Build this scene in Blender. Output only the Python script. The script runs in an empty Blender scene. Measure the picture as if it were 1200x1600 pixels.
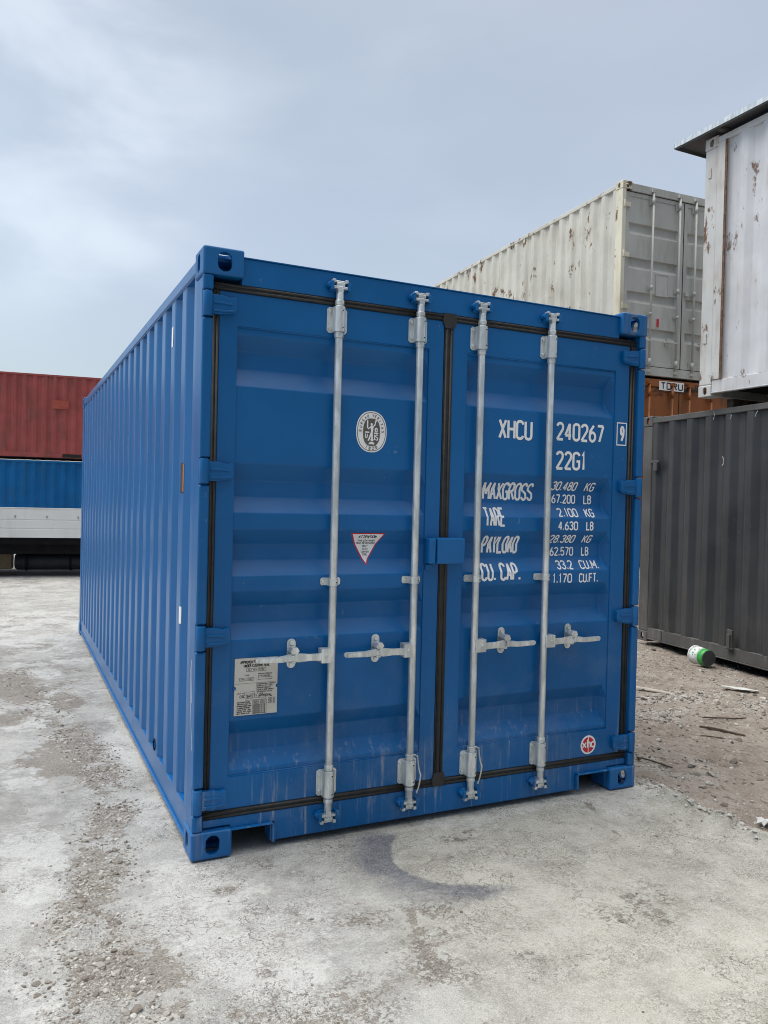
import bpy, bmesh, math, random
import numpy as np
from mathutils import Vector, Matrix
random.seed(7)
RNG = np.random.default_rng(11)
R = math.radians
SC = bpy.context.scene
COL = SC.collection

# ------------------------------------------------------------------ camera
cd = bpy.data.cameras.new("camera")
cam = bpy.data.objects.new("camera", cd)
COL.objects.link(cam)
cd.sensor_fit = 'VERTICAL'
cd.sensor_height = 36.0
cd.lens = 27.773
cd.clip_start = 0.05
cd.clip_end = 4000
cam.location = (-0.71186, -3.32210, 1.54398)
cam.rotation_euler = (1.557096, -0.0245587, -0.4419497)
SC.camera = cam

# ------------------------------------------------------------------ sky, sun, exposure
SUN_EL, SUN_AZ = 63.0, -66.0          # azimuth measured from +Y, clockwise
w = bpy.data.worlds.new("World")
SC.world = w
w.use_nodes = True
nt = w.node_tree
for n in list(nt.nodes):
    nt.nodes.remove(n)
def WN(t, **k):
    n = nt.nodes.new(t)
    for a, b in k.items():
        setattr(n, a, b)
    return n
def wl(a, b):
    nt.links.new(a, b)
def wmath(op, a, b=None, clamp=False):
    n = WN('ShaderNodeMath', operation=op, use_clamp=clamp)
    for i, v in enumerate((a, b)):
        if v is None: continue
        if isinstance(v, (int, float)): n.inputs[i].default_value = v
        else: wl(v, n.inputs[i])
    return n.outputs[0]
def wmix(f, a, b):
    n = WN('ShaderNodeMix', data_type='RGBA')
    for s, v in ((0, f), (6, a), (7, b)):
        if isinstance(v, (int, float)): n.inputs[s].default_value = v
        elif isinstance(v, tuple): n.inputs[s].default_value = (*v, 1)
        else: wl(v, n.inputs[s])
    return n.outputs[2]
def wrange(v, a, b, c=0.0, d=1.0):
    n = WN('ShaderNodeMapRange', interpolation_type='SMOOTHSTEP')
    wl(v, n.inputs[0])
    for i, q in enumerate((a, b, c, d)): n.inputs[i + 1].default_value = q
    return n.outputs[0]
sky = WN('ShaderNodeTexSky', sky_type='NISHITA', sun_disc=False, sun_elevation=R(SUN_EL), sun_rotation=R(SUN_AZ))
bg1 = WN('ShaderNodeBackground'); bg1.inputs[1].default_value = 0.05
wl(sky.outputs[0], bg1.inputs[0])
tc = WN('ShaderNodeTexCoord')
nrm = WN('ShaderNodeVectorMath', operation='NORMALIZE'); wl(tc.outputs['Generated'], nrm.inputs[0])
sep = WN('ShaderNodeSeparateXYZ'); wl(nrm.outputs[0], sep.inputs[0])
def wnoise(scale, detail, rough, off, stretch=(1, 1, 2.2)):
    mp = WN('ShaderNodeMapping'); mp.inputs['Location'].default_value = off; mp.inputs['Scale'].default_value = stretch
    wl(nrm.outputs[0], mp.inputs[0])
    n = WN('ShaderNodeTexNoise'); n.inputs['Scale'].default_value = scale
    n.inputs['Detail'].default_value = detail; n.inputs['Roughness'].default_value = rough
    n.inputs['Distortion'].default_value = 0.25
    wl(mp.outputs[0], n.inputs['Vector'])
    return n.outputs[0]
n1 = wnoise(1.5, 4, .45, (0.3, 1.1, 0.2))
n2 = wnoise(3.6, 6, .52, (4.2, 0.4, 1.7))
base = wmix(wrange(n1, .38, .66), (.380, .418, .440), (.462, .502, .525))
base = wmix(wmath('MULTIPLY', wrange(n2, .44, .68), .36), base, (.53, .565, .575))
# the brighter bank of cloud low over the yard
def blob(dx, dy, dz, lo, hi):
    d = WN('ShaderNodeVectorMath', operation='DOT_PRODUCT'); wl(nrm.outputs[0], d.inputs[0])
    v = Vector((dx, dy, dz)).normalized(); d.inputs[1].default_value = v
    return wrange(d.outputs['Value'], lo, hi)
rt = wmath('MULTIPLY', blob(.80, .50, .38, .80, 1.0), .55)
base = wmix(rt, base, (.395, .415, .470))
bl = wmath('MULTIPLY', blob(.0, .93, .37, .945, 1.0), wrange(n2, .34, .60))
base = wmix(bl, base, (.62, .65, .65))
dk = wmath('MULTIPLY', blob(.22, .93, .27, .955, .995), wrange(wnoise(3.0, 5, .5, (8, 3, 1)), .40, .62, 0, .75))
base = wmix(dk, base, (.40, .43, .47))
hz = wmath('MULTIPLY', wrange(sep.outputs[2], .30, .12), .85)
base = wmix(hz, base, (.345, .37, .375))
# overcast: brighter towards the zenith, and brighter on the sun's side
sd = Vector((math.sin(R(SUN_AZ)) * math.cos(R(SUN_EL)), math.cos(R(SUN_AZ)) * math.cos(R(SUN_EL)), math.sin(R(SUN_EL))))
zen = wrange(sep.outputs[2], .60, .97, 1.0, 6.2)
zf = wrange(sep.outputs[2], .50, .85)
base = wmix(zf, base, (.475, .465, .435))
lowz = wrange(sep.outputs[2], .25, .75, .24, .55)
bk_ = wrange(sep.outputs[1], -.55, .10)
back = wmath('ADD', wmath('MULTIPLY', bk_, wmath('SUBTRACT', 1.0, lowz)), lowz)
lum = wmath('MULTIPLY', zen, back)
gl = wmath('MULTIPLY', blob(sd.x, sd.y, sd.z, .70, 1.0), 1.4)
lum = wmath('ADD', lum, gl)
cm = WN('ShaderNodeVectorMath', operation='SCALE'); wl(base, cm.inputs[0]); wl(lum, cm.inputs['Scale'])
bg2 = WN('ShaderNodeBackground'); bg2.inputs[1].default_value = 0.74
wl(cm.outputs[0], bg2.inputs[0])
ad = WN('ShaderNodeAddShader'); wl(bg1.outputs[0], ad.inputs[0]); wl(bg2.outputs[0], ad.inputs[1])
wo = WN('ShaderNodeOutputWorld'); wl(ad.outputs[0], wo.inputs[0])

ld = bpy.data.lights.new("sun", 'SUN')
ld.energy = 1.5
ld.angle = R(40)
ld.color = (1.0, .96, .90)
sun = bpy.data.objects.new("sun", ld)
COL.objects.link(sun)
sun.rotation_euler = sd.to_track_quat('Z', 'Y').to_euler()
sun.location = (0, 0, 30)

SC.view_settings.view_transform = 'Standard'
SC.view_settings.look = 'None'
SC.view_settings.exposure = 0.40
SC.view_settings.gamma = 1.0
SC.view_settings.use_curve_mapping = False
SC.cycles.filter_width = 1.0

# ------------------------------------------------------------------ material helpers
class NT:
    def __init__(self, name):
        self.m = bpy.data.materials.new(name); self.m.use_nodes = True
        self.t = self.m.node_tree
        self.b = self.t.nodes['Principled BSDF']
        self.tc = self.t.nodes.new('ShaderNodeTexCoord')
    def n(self, t, **k):
        n = self.t.nodes.new(t)
        for a, b in k.items(): setattr(n, a, b)
        return n
    def put(self, s, v):
        if isinstance(v, (int, float)): s.default_value = v
        elif isinstance(v, tuple): s.default_value = (*v, 1) if len(s.default_value) == 4 else v
        else: self.t.links.new(v, s)
    def math(self, op, a, b=0.0, clamp=False):
        n = self.n('ShaderNodeMath', operation=op, use_clamp=clamp)
        self.put(n.inputs[0], a); self.put(n.inputs[1], b)
        return n.outputs[0]
    def mix(self, f, a, b):
        n = self.n('ShaderNodeMix', data_type='RGBA')
        self.put(n.inputs[0], f); self.put(n.inputs[6], a); self.put(n.inputs[7], b)
        return n.outputs[2]
    def noise(self, scale, detail=4, rough=.55, stretch=(1, 1, 1), off=(0, 0, 0), dist=0.0):
        mp = self.n('ShaderNodeMapping'); mp.inputs['Scale'].default_value = stretch; mp.inputs['Location'].default_value = off
        self.put(mp.inputs[0], self.tc.outputs['Object'])
        n = self.n('ShaderNodeTexNoise')
        n.inputs['Scale'].default_value = scale; n.inputs['Detail'].default_value = detail
        n.inputs['Roughness'].default_value = rough; n.inputs['Distortion'].default_value = dist
        self.put(n.inputs['Vector'], mp.outputs[0])
        return n.outputs[0]
    def vor(self, scale, feature='F1', stretch=(1, 1, 1), out='Distance', rnd=1.0):
        mp = self.n('ShaderNodeMapping'); mp.inputs['Scale'].default_value = stretch
        self.put(mp.inputs[0], self.tc.outputs['Object'])
        n = self.n('ShaderNodeTexVoronoi', feature=feature); n.inputs['Scale'].default_value = scale
        n.inputs['Randomness'].default_value = rnd
        self.put(n.inputs['Vector'], mp.outputs[0])
        return n.outputs[out]
    def rng(self, v, a, b, c=0.0, d=1.0):
        n = self.n('ShaderNodeMapRange', interpolation_type='SMOOTHSTEP')
        self.put(n.inputs[0], v)
        for i, q in enumerate((a, b, c, d)): n.inputs[i + 1].default_value = q
        return n.outputs[0]
    def attr(self, name):
        return self.n('ShaderNodeAttribute', attribute_name=name).outputs['Fac']
    def z(self):
        s = self.n('ShaderNodeSeparateXYZ'); self.put(s.inputs[0], self.tc.outputs['Object']); return s.outputs[2]
    def bump(self, h, strength, dist, prev=None):
        n = self.n('ShaderNodeBump'); n.inputs['Strength'].default_value = strength; n.inputs['Distance'].default_value = dist
        self.put(n.inputs['Height'], h)
        if prev is not None: self.put(n.inputs['Normal'], prev)
        return n.outputs[0]
    def done(self, col, rough=.5, metal=0.0, normal=None, spec=.5):
        self.put(self.b.inputs['Base Color'], col); self.put(self.b.inputs['Roughness'], rough)
        self.put(self.b.inputs['Metallic'], metal)
        self.b.inputs['Specular IOR Level'].default_value = spec
        if normal is not None: self.put(self.b.inputs['Normal'], normal)
        return self.m

def paint(name, col, rough=.42, var=.10, dust=0.0, dust_top=.8, dust_col=(.42, .42, .40), rust=0.0, rust_lo=.60, grime=0.0,
          grime_col=(.18, .15, .11), wave=.12, spots=0.0, spot_col=(.5, .5, .48), spec=.5, seed=0.0):
    t = NT(name)
    a = t.noise(1.3, 5, .6, off=(seed, 2 + seed, 1))
    lo = tuple(c * (1 - var) for c in col); hi = tuple(min(1, c * (1 + var * .7) + .004 * var * 10) for c in col)
    c = t.mix(t.rng(a, .3, .72), lo, hi)
    rg = t.math('ADD', rough - .06, t.math('MULTIPLY', t.noise(5, 4, .6, off=(seed, 0, 3)), .13))
    if grime:
        g = t.math('MULTIPLY', t.noise(9, 6, .65, stretch=(1, 1, .10), off=(seed, 1, 0)), t.noise(1.6, 3, .5, off=(3, seed, 0)))
        g = t.math('MULTIPLY', t.rng(g, .22, .42), grime)
        c = t.mix(g, c, grime_col)
        rg = t.math('ADD', rg, t.math('MULTIPLY', g, .3))
    if dust:
        st = t.rng(t.noise(34, 5, .66, stretch=(1, 1, .05), off=(seed, 0, 0)), .54, .70)
        fine = t.rng(t.noise(60, 3, .7, stretch=(1, 1, .25)), .35, .7, .35, 1)
        f = t.math('MULTIPLY', t.math('MULTIPLY', st, fine), t.rng(t.z(), dust_top, .12))
        film = t.math('MULTIPLY', t.rng(t.noise(3.1, 6, .7, off=(9, 2, seed)), .46, .70), .16)
        f = t.math('MULTIPLY', t.math('ADD', f, t.math('MULTIPLY', film, t.rng(t.z(), 1.6, .1))), dust, True)
        c = t.mix(f, c, dust_col)
        rg = t.math('ADD', rg, t.math('MULTIPLY', f, .4))
    if spots:
        s = t.math('MULTIPLY', t.rng(t.noise(38, 5, .75, stretch=(1, 1, .5), off=(seed, 4, 4)), .64, .70), t.rng(t.noise(2.2, 3, .5, off=(1, seed, 7)), .50, .64))
        c = t.mix(t.math('MULTIPLY', s, spots), c, spot_col)
    nrm_ = t.bump(t.noise(2.3, 2, .4, off=(seed, 5, 5)), wave, .05)
    nrm_ = t.bump(t.noise(170, 2, .5), .05, .001, nrm_)
    if rust:
        m1 = t.noise(5.5, 8, .72, stretch=(1, 1, .55), off=(seed, 7, 2))
        m2 = t.noise(1.1, 3, .5, off=(seed, 3, 8))
        k = t.math('ADD', t.math('MULTIPLY', m1, .75), t.math('MULTIPLY', m2, .25))
        k = t.rng(k, rust_lo, rust_lo + .045)
        halo = t.math('MULTIPLY', t.rng(t.noise(11, 6, .65, stretch=(1, 1, .09), off=(seed, 7, 2)), .55, .75), t.rng(m2, .42, .62))
        c = t.mix(t.math('MULTIPLY', halo, .40 * rust), c, (.30, .20, .10))
        rc = t.mix(t.noise(40, 4, .7), (.05, .026, .016), (.24, .11, .045))
        c = t.mix(t.math('MULTIPLY', k, rust), c, rc)
        rg = t.math('ADD', rg, t.math('MULTIPLY', k, .4))
        nrm_ = t.bump(k, .5, .002, nrm_)
    return t.done(c, rg, 0, nrm_, spec)

def plain(name, col, rough=.5, metal=0.0, var=.12, nscale=8, bump=.05, spec=.5):
    t = NT(name)
    a = t.noise(nscale, 5, .6)
    c = t.mix(t.rng(a, .3, .7), tuple(x * (1 - var) for x in col), tuple(min(1, x * (1 + var)) for x in col))
    return t.done(c, rough, metal, t.bump(t.noise(nscale * 12, 3, .6), bump, .002), spec)

M = {}
BLUE = (.0008, .108, .325)
M['blue'] = paint("blue_paint", BLUE, spec=.32, rough=.34, var=.12, dust=.85, dust_top=.66, dust_col=(.33, .36, .40), spots=.55, spot_col=(.26, .33, .42), wave=.10)
M['blue_cast'] = paint('blue_casting_paint', BLUE, spec=.4, rough=.42, var=.12, dust=.5, dust_top=.4, rust=.85, rust_lo=.665, spots=.5, spot_col=(.25, .33, .42), seed=51)
M['blue_side'] = paint("blue_side_paint", BLUE, rough=.30, var=.06, dust=.18, dust_top=.5, dust_col=(.35, .38, .42), wave=.02, seed=3)
M['rubber'] = plain("black_rubber", (.022, .021, .021), .55, var=.3, nscale=20)
t = NT("zinc"); a = t.noise(30, 4, .6, stretch=(1, 1, .25)); b = t.noise(7, 5, .6)
c = t.mix(t.rng(a, .35, .7), (.52, .56, .57), (.80, .83, .83)); c = t.mix(t.math('MULTIPLY', t.rng(b, .52, .7), .35), c, (.36, .38, .38))
M['zinc'] = t.done(c, t.math('ADD', .24, t.math('MULTIPLY', b, .22)), .58, t.bump(a, .12, .001))
M['white_mark'] = plain("white_vinyl", (.84, .85, .86), .45, var=.04)
M['black_mark'] = plain("black_ink", (.02, .02, .02), .5)
M['dark_mark'] = plain("umber_ink", (.11, .10, .085), .5, var=.05)
M['red_mark'] = plain("red_ink", (.60, .012, .03), .45, var=.05)
M['pale_mark'] = plain('worn_pale_paint', (.36, .36, .34), .8, var=.5, nscale=60)
M['orange_mark'] = plain("orange_vinyl", (.55, .22, .09), .5)
M['plate'] = plain("aluminium_plate", (.56, .54, .50), .45, metal=.15, var=.08, nscale=5)
M['hole'] = plain("hole_shade_black", (.012, .012, .013), .8)  # near-black that stands in for the shade inside small openings
M['floor'] = plain("steel_underfloor", (.02, .022, .025), .8)
M['rope'] = plain("seal_rope", (.50, .50, .47), .8)
M['grey'] = paint("pale_grey_paint", (.58, .575, .515), rough=.5, var=.10, rust=.95, rust_lo=.556, grime=.45, grime_col=(.30, .27, .20), wave=.3, seed=2)
M['grey_door'] = paint("grey_door_paint", (.48, .485, .455), rough=.5, var=.10, grime=.3, rust=.5, rust_lo=.66, wave=.2, seed=5)
M['cream'] = paint("yellowed_post_paint", (.68, .65, .52), rough=.5, var=.10, rust=.95, rust_lo=.575, grime=.45, grime_col=(.35, .26, .13), seed=8)
M['white'] = paint("chalky_white_paint", (.60, .61, .625), rough=.55, var=.08, rust=.85, rust_lo=.583, grime=.35, grime_col=(.3, .22, .15), wave=.5, seed=12)
M['white_post'] = paint("rusty_white_post_paint", (.56, .56, .54), rough=.55, var=.12, rust=.95, rust_lo=.585, grime=.6, grime_col=(.28, .17, .09), seed=15)
M['rust'] = plain("rust", (.14, .075, .045), .85, var=.5, nscale=25, bump=.4)
M['charcoal'] = paint("charcoal_paint", (.042, .044, .046), spec=.5, rough=.36, var=.2, dust=.35, dust_top=1.3, dust_col=(.20, .19, .175), grime=.25, grime_col=(.085, .08, .07), spots=.5, spot_col=(.30, .29, .27), wave=.2, seed=20)
M['charcoal_rail'] = paint("dusty_charcoal_paint", (.085, .083, .08), rough=.7, var=.3, dust=.6, dust_top=3.2, dust_col=(.22, .21, .19), spots=.6, spot_col=(.34, .33, .30), seed=22)
M['orange'] = paint("shaded_weathered_orange", (.31, .092, .014), rough=.5, var=.15, grime=.8, grime_col=(.10, .05, .025), rust=.8, rust_lo=.61, seed=25)  # base orange darkened for the shade between the stacks; grime and rust are real
M['redbox'] = paint("oxide_red_paint", (.33, .062, .060), rough=.6, var=.16, grime=.55, grime_col=(.10, .07, .05), wave=.6, rust=.4, rust_lo=.66, seed=30)
M['redpatch'] = plain("orange_red_patch", (.36, .07, .045), .7)
M['blue2'] = paint("yard_blue_paint", (.0, .115, .34), spec=.2, rough=.5, var=.12, grime=.25, grime_col=(.05, .08, .12), seed=33)
M['alu'] = paint("white_dropside", (.74, .75, .75), rough=.4, var=.04, grime=.25, grime_col=(.45, .43, .40), seed=40, wave=.05)
M['chassis'] = plain("chassis_black", (.007, .007, .008), .8, var=.3, spec=.15)
M['tank'] = plain("tank_blue_black", (.010, .012, .018), .55, var=.3, spec=.3)
M['tankend'] = plain("muddy_brown", (.09, .065, .035), .7)
M['tyre'] = plain("tyre_rubber", (.02, .02, .02), .8)
M['rim'] = plain("steel_rim", (.45, .45, .45), .4, metal=.6)
M['glass'] = plain("cab_glass", (.015, .02, .022), .06, var=.05, bump=0)
M['lamp'] = plain("lamp_lens", (.7, .7, .68), .1, var=.05)
M['timber'] = plain("weathered_timber", (.11, .085, .06), .85, var=.4, nscale=15, bump=.3)
M['stick'] = plain("dark_wood", (.075, .05, .036), .85, var=.4, nscale=40, bump=.4)
M['palewood'] = plain("pale_dry_board", (.42, .39, .35), .85, var=.2, nscale=30, bump=.3)
M['scrap'] = plain("white_scrap_plastic", (.56, .56, .55), .6, var=.08)
M['bucketwhite'] = plain("bucket_white", (.74, .76, .76), .4, var=.08)
M['bucketgreen'] = plain("bucket_green", (.045, .36, .07), .4, var=.1)
M['bucketdark'] = plain("bucket_base_grey", (.055, .058, .062), .5, var=.2)

# ------------------------------------------------------------------ mesh helpers
def link(o):
    COL.objects.link(o); return o
def empty(name, label, cat, loc=(0, 0, 0), rot=(0, 0, 0), group=None):
    o = link(bpy.data.objects.new(name, None))
    o.empty_display_size = .3
    o.location = loc; o.rotation_euler = rot
    o['label'] = label; o['category'] = cat
    if group: o['group'] = group
    return o

class MB:
    """collects solids; build() links them as one mesh object"""
    def __init__(s):
        s.v = []; s.f = []; s.mi = []; s.sm = []
    def add(s, vs, fs, mi=0, smooth=False):
        o = len(s.v); s.v += [tuple(p) for p in vs]
        s.f += [tuple(i + o for i in f) for f in fs]
        s.mi += [mi] * len(fs); s.sm += [smooth] * len(fs)
        return s
    def box(s, x0, x1, y0, y1, z0, z1, mi=0):
        v = [(x, y, z) for z in (z0, z1) for y in (y0, y1) for x in (x0, x1)]
        return s.add(v, [(0, 2, 3, 1), (4, 5, 7, 6), (0, 1, 5, 4), (2, 6, 7, 3), (0, 4, 6, 2), (1, 3, 7, 5)], mi)
    def prism(s, pts, y0, y1, mi=0, axis='y', smooth=False):
        """pts: outline in the plane across the axis, extruded between y0 and y1"""
        n = len(pts)
        def P(a, b, h):
            return {'y': (a, h, b), 'x': (h, a, b), 'z': (a, b, h)}[axis]
        v = [P(a, b, y0) for a, b in pts] + [P(a, b, y1) for a, b in pts]
        f = [(i, (i + 1) % n, n + (i + 1) % n, n + i) for i in range(n)]
        o = len(s.v)
        s.add(v, f, mi, smooth)
        s.add([], [], mi)
        s.f += [tuple(o + i for i in range(n))[::-1], tuple(o + n + i for i in range(n))]
        s.mi += [mi, mi]; s.sm += [False, False]
        return s
    def tube(s, pts, r, n=12, mi=0, cap=True, smooth=True):
        pts = [Vector(p) for p in pts]; rs = r if isinstance(r, (list, tuple)) else [r] * len(pts)
        rings = []
        prev = None
        for i, p in enumerate(pts):
            d = (pts[min(i + 1, len(pts) - 1)] - pts[max(i - 1, 0)])
            d = d.normalized() if d.length > 1e-9 else prev[2]
            if prev is None:
                u = d.orthogonal().normalized()
            else:
                u = (prev[0] - d * prev[0].dot(d)).normalized()
            w_ = d.cross(u)
            prev = (u, w_, d)
            rings.append([p + (u * math.cos(2 * math.pi * k / n) + w_ * math.sin(2 * math.pi * k / n)) * rs[i] for k in range(n)])
        v = [q for ring in rings for q in ring]
        f = []
        for i in range(len(pts) - 1):
            for k in range(n):
                a = i * n + k; b = i * n + (k + 1) % n
                f.append((a, b, b + n, a + n))
        o = len(s.v)
        s.add(v, f, mi, smooth)
        if cap:
            s.f += [tuple(o + k for k in range(n))[::-1], tuple(o + (len(pts) - 1) * n + k for k in range(n))]
            s.mi += [mi, mi]; s.sm += [False, False]
        return s
    def cyl(s, p0, p1, r, n=16, mi=0, smooth=True):
        return s.tube([p0, p1], r, n, mi, True, smooth)
    def build(s, name, mats, parent=None, bevel=0.0, seg=2, fix=True, label=None):
        me = bpy.data.meshes.new(name)
        me.from_pydata(s.v, [], s.f)
        for m in (mats if isinstance(mats, (list, tuple)) else [mats]):
            me.materials.append(M[m] if isinstance(m, str) else m)
        me.polygons.foreach_set('material_index', s.mi)
        me.polygons.foreach_set('use_smooth', s.sm)
        if fix or bevel:
            bm = bmesh.new(); bm.from_mesh(me)
            if fix: bmesh.ops.recalc_face_normals(bm, faces=bm.faces)
            if bevel:
                es = [e for e in bm.edges if len(e.link_faces) == 2 and e.calc_face_angle(0) > R(28)]
                bmesh.ops.bevel(bm, geom=es, offset=bevel, segments=seg, profile=.5, affect='EDGES', clamp_overlap=True)
            bm.to_mesh(me); bm.free()
        me.update()
        o = link(bpy.data.objects.new(name, me))
        if parent is not None: o.parent = parent
        if label: o['label'] = label
        return o

def fast_mesh(name, v, quads, mat, smooth=True, attrs=None, tris=False):
    k = 3 if tris else 4
    me = bpy.data.meshes.new(name)
    me.vertices.add(len(v)); me.vertices.foreach_set('co', np.ascontiguousarray(v, dtype=np.float32).ravel())
    me.loops.add(len(quads) * k); me.polygons.add(len(quads))
    me.polygons.foreach_set('loop_start', np.arange(0, len(quads) * k, k, dtype=np.int32))
    me.loops.foreach_set('vertex_index', np.ascontiguousarray(quads, dtype=np.int32).ravel())
    me.polygons.foreach_set('use_smooth', np.full(len(quads), smooth))
    for a, d in (attrs or {}).items():
        at = me.attributes.new(a, 'FLOAT', 'POINT'); at.data.foreach_set('value', np.ascontiguousarray(d, dtype=np.float32).ravel())
    me.materials.append(mat)
    me.update(calc_edges=True)
    return link(bpy.data.objects.new(name, me))

# ------------------------------------------------------------------ stroke lettering (condensed signwriter's capitals)
def arc(cx, cz, rx, rz, a0, a1, n=4):
    return [(cx + rx * math.cos(R(a0 + (a1 - a0) * i / n)), cz + rz * math.sin(R(a0 + (a1 - a0) * i / n))) for i in range(n + 1)]
def rr(z0, z1, r=.18):      # closed rounded rectangle
    return arc(.5, z1 - r, .5, r, 0, 180, 8) + arc(.5, z0 + r, .5, r, 180, 360, 8)
GL = {
 'A': ([[(0, 0), (.5, 1)], [(.5, 1), (1, 0)], [(.2, .32), (.8, .32)]]),
 'B': ([[(0, 0), (0, 1)], [(0, 1)] + arc(.5, .77, .45, .23, 90, -90) + [(0, .54)], arc(.5, .27, .5, .27, 90, -90) + [(0, 0)]]),
 'C': ([arc(.5, .82, .5, .18, 0, 180, 8) + arc(.5, .18, .5, .18, 180, 360, 8)]),
 'D': ([[(0, 0), (0, 1)], [(0, 1), (.45, 1)] + arc(.45, .78, .55, .22, 90, 0) + arc(.45, .22, .55, .22, 0, -90) + [(0, 0)]]),
 'E': ([[(1, 1), (0, 1), (0, 0), (1, 0)], [(.02, .52), (.85, .52)]]),
 'F': ([[(1, 1), (0, 1), (0, 0)], [(.02, .52), (.85, .52)]]),
 'G': ([arc(.5, .82, .5, .18, 0, 180, 8) + arc(.5, .18, .5, .18, 180, 360, 8) + [(1, .48), (.55, .48)]]),
 'H': ([[(0, 0), (0, 1)], [(1, 0), (1, 1)], [(0, .52), (1, .52)]]),
 'I': ([[(.5, 0), (.5, 1)]]),
 'J': ([[(1, 1)] + [(1, .18)] + arc(.5, .18, .5, .18, 0, -180, 8)]),
 'K': ([[(0, 0), (0, 1)], [(.95, 1), (.05, .42)], [(.35, .60), (1, 0)]]),
 'L': ([[(0, 1), (0, 0), (1, 0)]]),
 'M': ([[(0, 0), (0, 1)], [(0, 1), (.5, .3)], [(.5, .3), (1, 1)], [(1, 1), (1, 0)]]),
 'N': ([[(0, 0), (0, 1)], [(0, 1), (1, 0)], [(1, 0), (1, 1)]]),
 'O': ([rr(0, 1) + ['c']]),
 'P': ([[(0, 0), (0, 1)], [(0, 1)] + arc(.5, .73, .5, .27, 90, -90) + [(0, .46)]]),
 'Q': ([rr(0, 1) + ['c'], [(.6, .2), (1, -.05)]]),
 'R': ([[(0, 0), (0, 1)], [(0, 1)] + arc(.5, .75, .5, .25, 90, -90) + [(0, .50)], [(.45, .5), (1, 0)]]),
 'S': ([arc(.5, .79, .5, .21, 10, 180, 7) + [(.06, .62), (.94, .40)] + arc(.5, .21, .5, .21, 0, -170, 7)]),
 'T': ([[(0, 1), (1, 1)], [(.5, .98), (.5, 0)]]),
 'U': ([[(0, 1)] + arc(.5, .18, .5, .18, 180, 360, 8) + [(1, 1)]]),
 'V': ([[(0, 1), (.5, 0)], [(.5, 0), (1, 1)]]),
 'W': ([[(0, 1), (.22, 0)], [(.22, 0), (.5, .7)], [(.5, .7), (.78, 0)], [(.78, 0), (1, 1)]]),
 'X': ([[(0, 0), (1, 1)], [(0, 1), (1, 0)]]),
 'Y': ([[(0, 1), (.5, .45), (1, 1)], [(.5, .47), (.5, 0)]]),
 'Z': ([[(0, 1), (1, 1)], [(1, 1), (0, 0)], [(0, 0), (1, 0)]]),
 '0': ([rr(0, 1) + ['c']]),
 '1': ([[(.25, .82), (.55, 1), (.55, 0)]]),
 '2': ([arc(.5, .78, .5, .22, 170, 0, 7) + [(.94, .62), (0, 0)], [(0, 0), (1, 0)]]),
 '3': ([arc(.5, .77, .5, .23, 165, -80, 9) + [(.42, .54)], arc(.5, .27, .5, .27, 88, -165, 9)]),
 '4': ([[(.72, 0), (.72, 1)], [(.72, 1), (0, .27)], [(0, .27), (1, .27)]]),
 '5': ([[(.95, 1), (.08, 1), (.02, .52)] + arc(.5, .31, .5, .31, 120, -160, 9)]),
 '6': ([arc(.5, .28, .5, .28, 180, -180, 14)[:-1] + ['c'], [(.02, .30), (.1, .62), (.72, 1)]]),
 '7': ([[(0, 1), (1, 1)], [(1, 1), (.35, 0)]]),
 '8': ([arc(.5, .77, .44, .23, 0, 360, 12)[:-1] + ['c'], arc(.5, .27, .5, .27, 0, 360, 12)[:-1] + ['c']]),
 '9': ([arc(.5, .72, .5, .28, 0, 360, 14)[:-1] + ['c'], [(.98, .70), (.9, .38), (.28, 0)]]),
 '.': ([[(.5, 0), (.5, .13)]]),
 '/': ([[(0, 0), (1, 1)]]),
 '-': ([[(.1, .5), (.9, .5)]]),
}
NARROW = {'I': .2, '1': .62, '.': .22, ' ': .55, '-': .6, 'M': 1.25, 'W': 1.35}
def strip(pl, th):
    """quad strip with mitred corners along a 2-D polyline"""
    closed = pl[-1] == 'c'
    p = [Vector(q) for q in (pl[:-1] if closed else pl)]
    q = [p[0]]
    for a in p[1:]:
        if (a - q[-1]).length > 1e-5: q.append(a)
    p = q; n = len(p)
    if closed and (p[0] - p[-1]).length < 1e-5: p = p[:-1]; n -= 1
    L, Rr = [], []
    for i in range(n):
        a = p[(i - 1) % n] if (closed or i) else None
        b = p[(i + 1) % n] if (closed or i < n - 1) else None
        d1 = (p[i] - a).normalized() if a is not None else None
        d2 = (b - p[i]).normalized() if b is not None else None
        if d1 is None: d1 = d2
        if d2 is None: d2 = d1
        n1 = Vector((-d1.y, d1.x)); n2 = Vector((-d2.y, d2.x))
        m = n1 + n2
        if m.length < .15: m = n1.copy()
        m.normalize()
        k = min(1.0 / max(m.dot(n1), .25), 2.2)
        L.append(p[i] + m * th * k / 2); Rr.append(p[i] - m * th * k / 2)
    f = [(i, (i + 1) % n, n + (i + 1) % n, n + i) for i in range(n if closed else n - 1)]
    return [tuple(v) for v in L + Rr], f
def text_polys(s, x0, x1, z0, z1, th=None, slant=0.0):
    """flat lettering filling the box; returns a list of (verts2d, faces), one per stroke"""
    h = z1 - z0
    th = th or h * .135
    gap = .42
    adv = [NARROW.get(ch, 1.0) for ch in s]
    tot = sum(adv) + gap * (len(s) - 1)
    wu = (x1 - x0 - th) / tot
    out = []; x = x0 + th / 2
    for ch, a in zip(s, adv):
        for pl in GL.get(ch, []):
            c = pl[-1] == 'c'
            q = [(x + px * a * wu + slant * pz * h, z0 + th / 2 + pz * (h - th)) for px, pz in (pl[:-1] if c else pl)]
            out.append(strip(q + (['c'] if c else []), th))
        x += (a + gap) * wu
    return out
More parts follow.
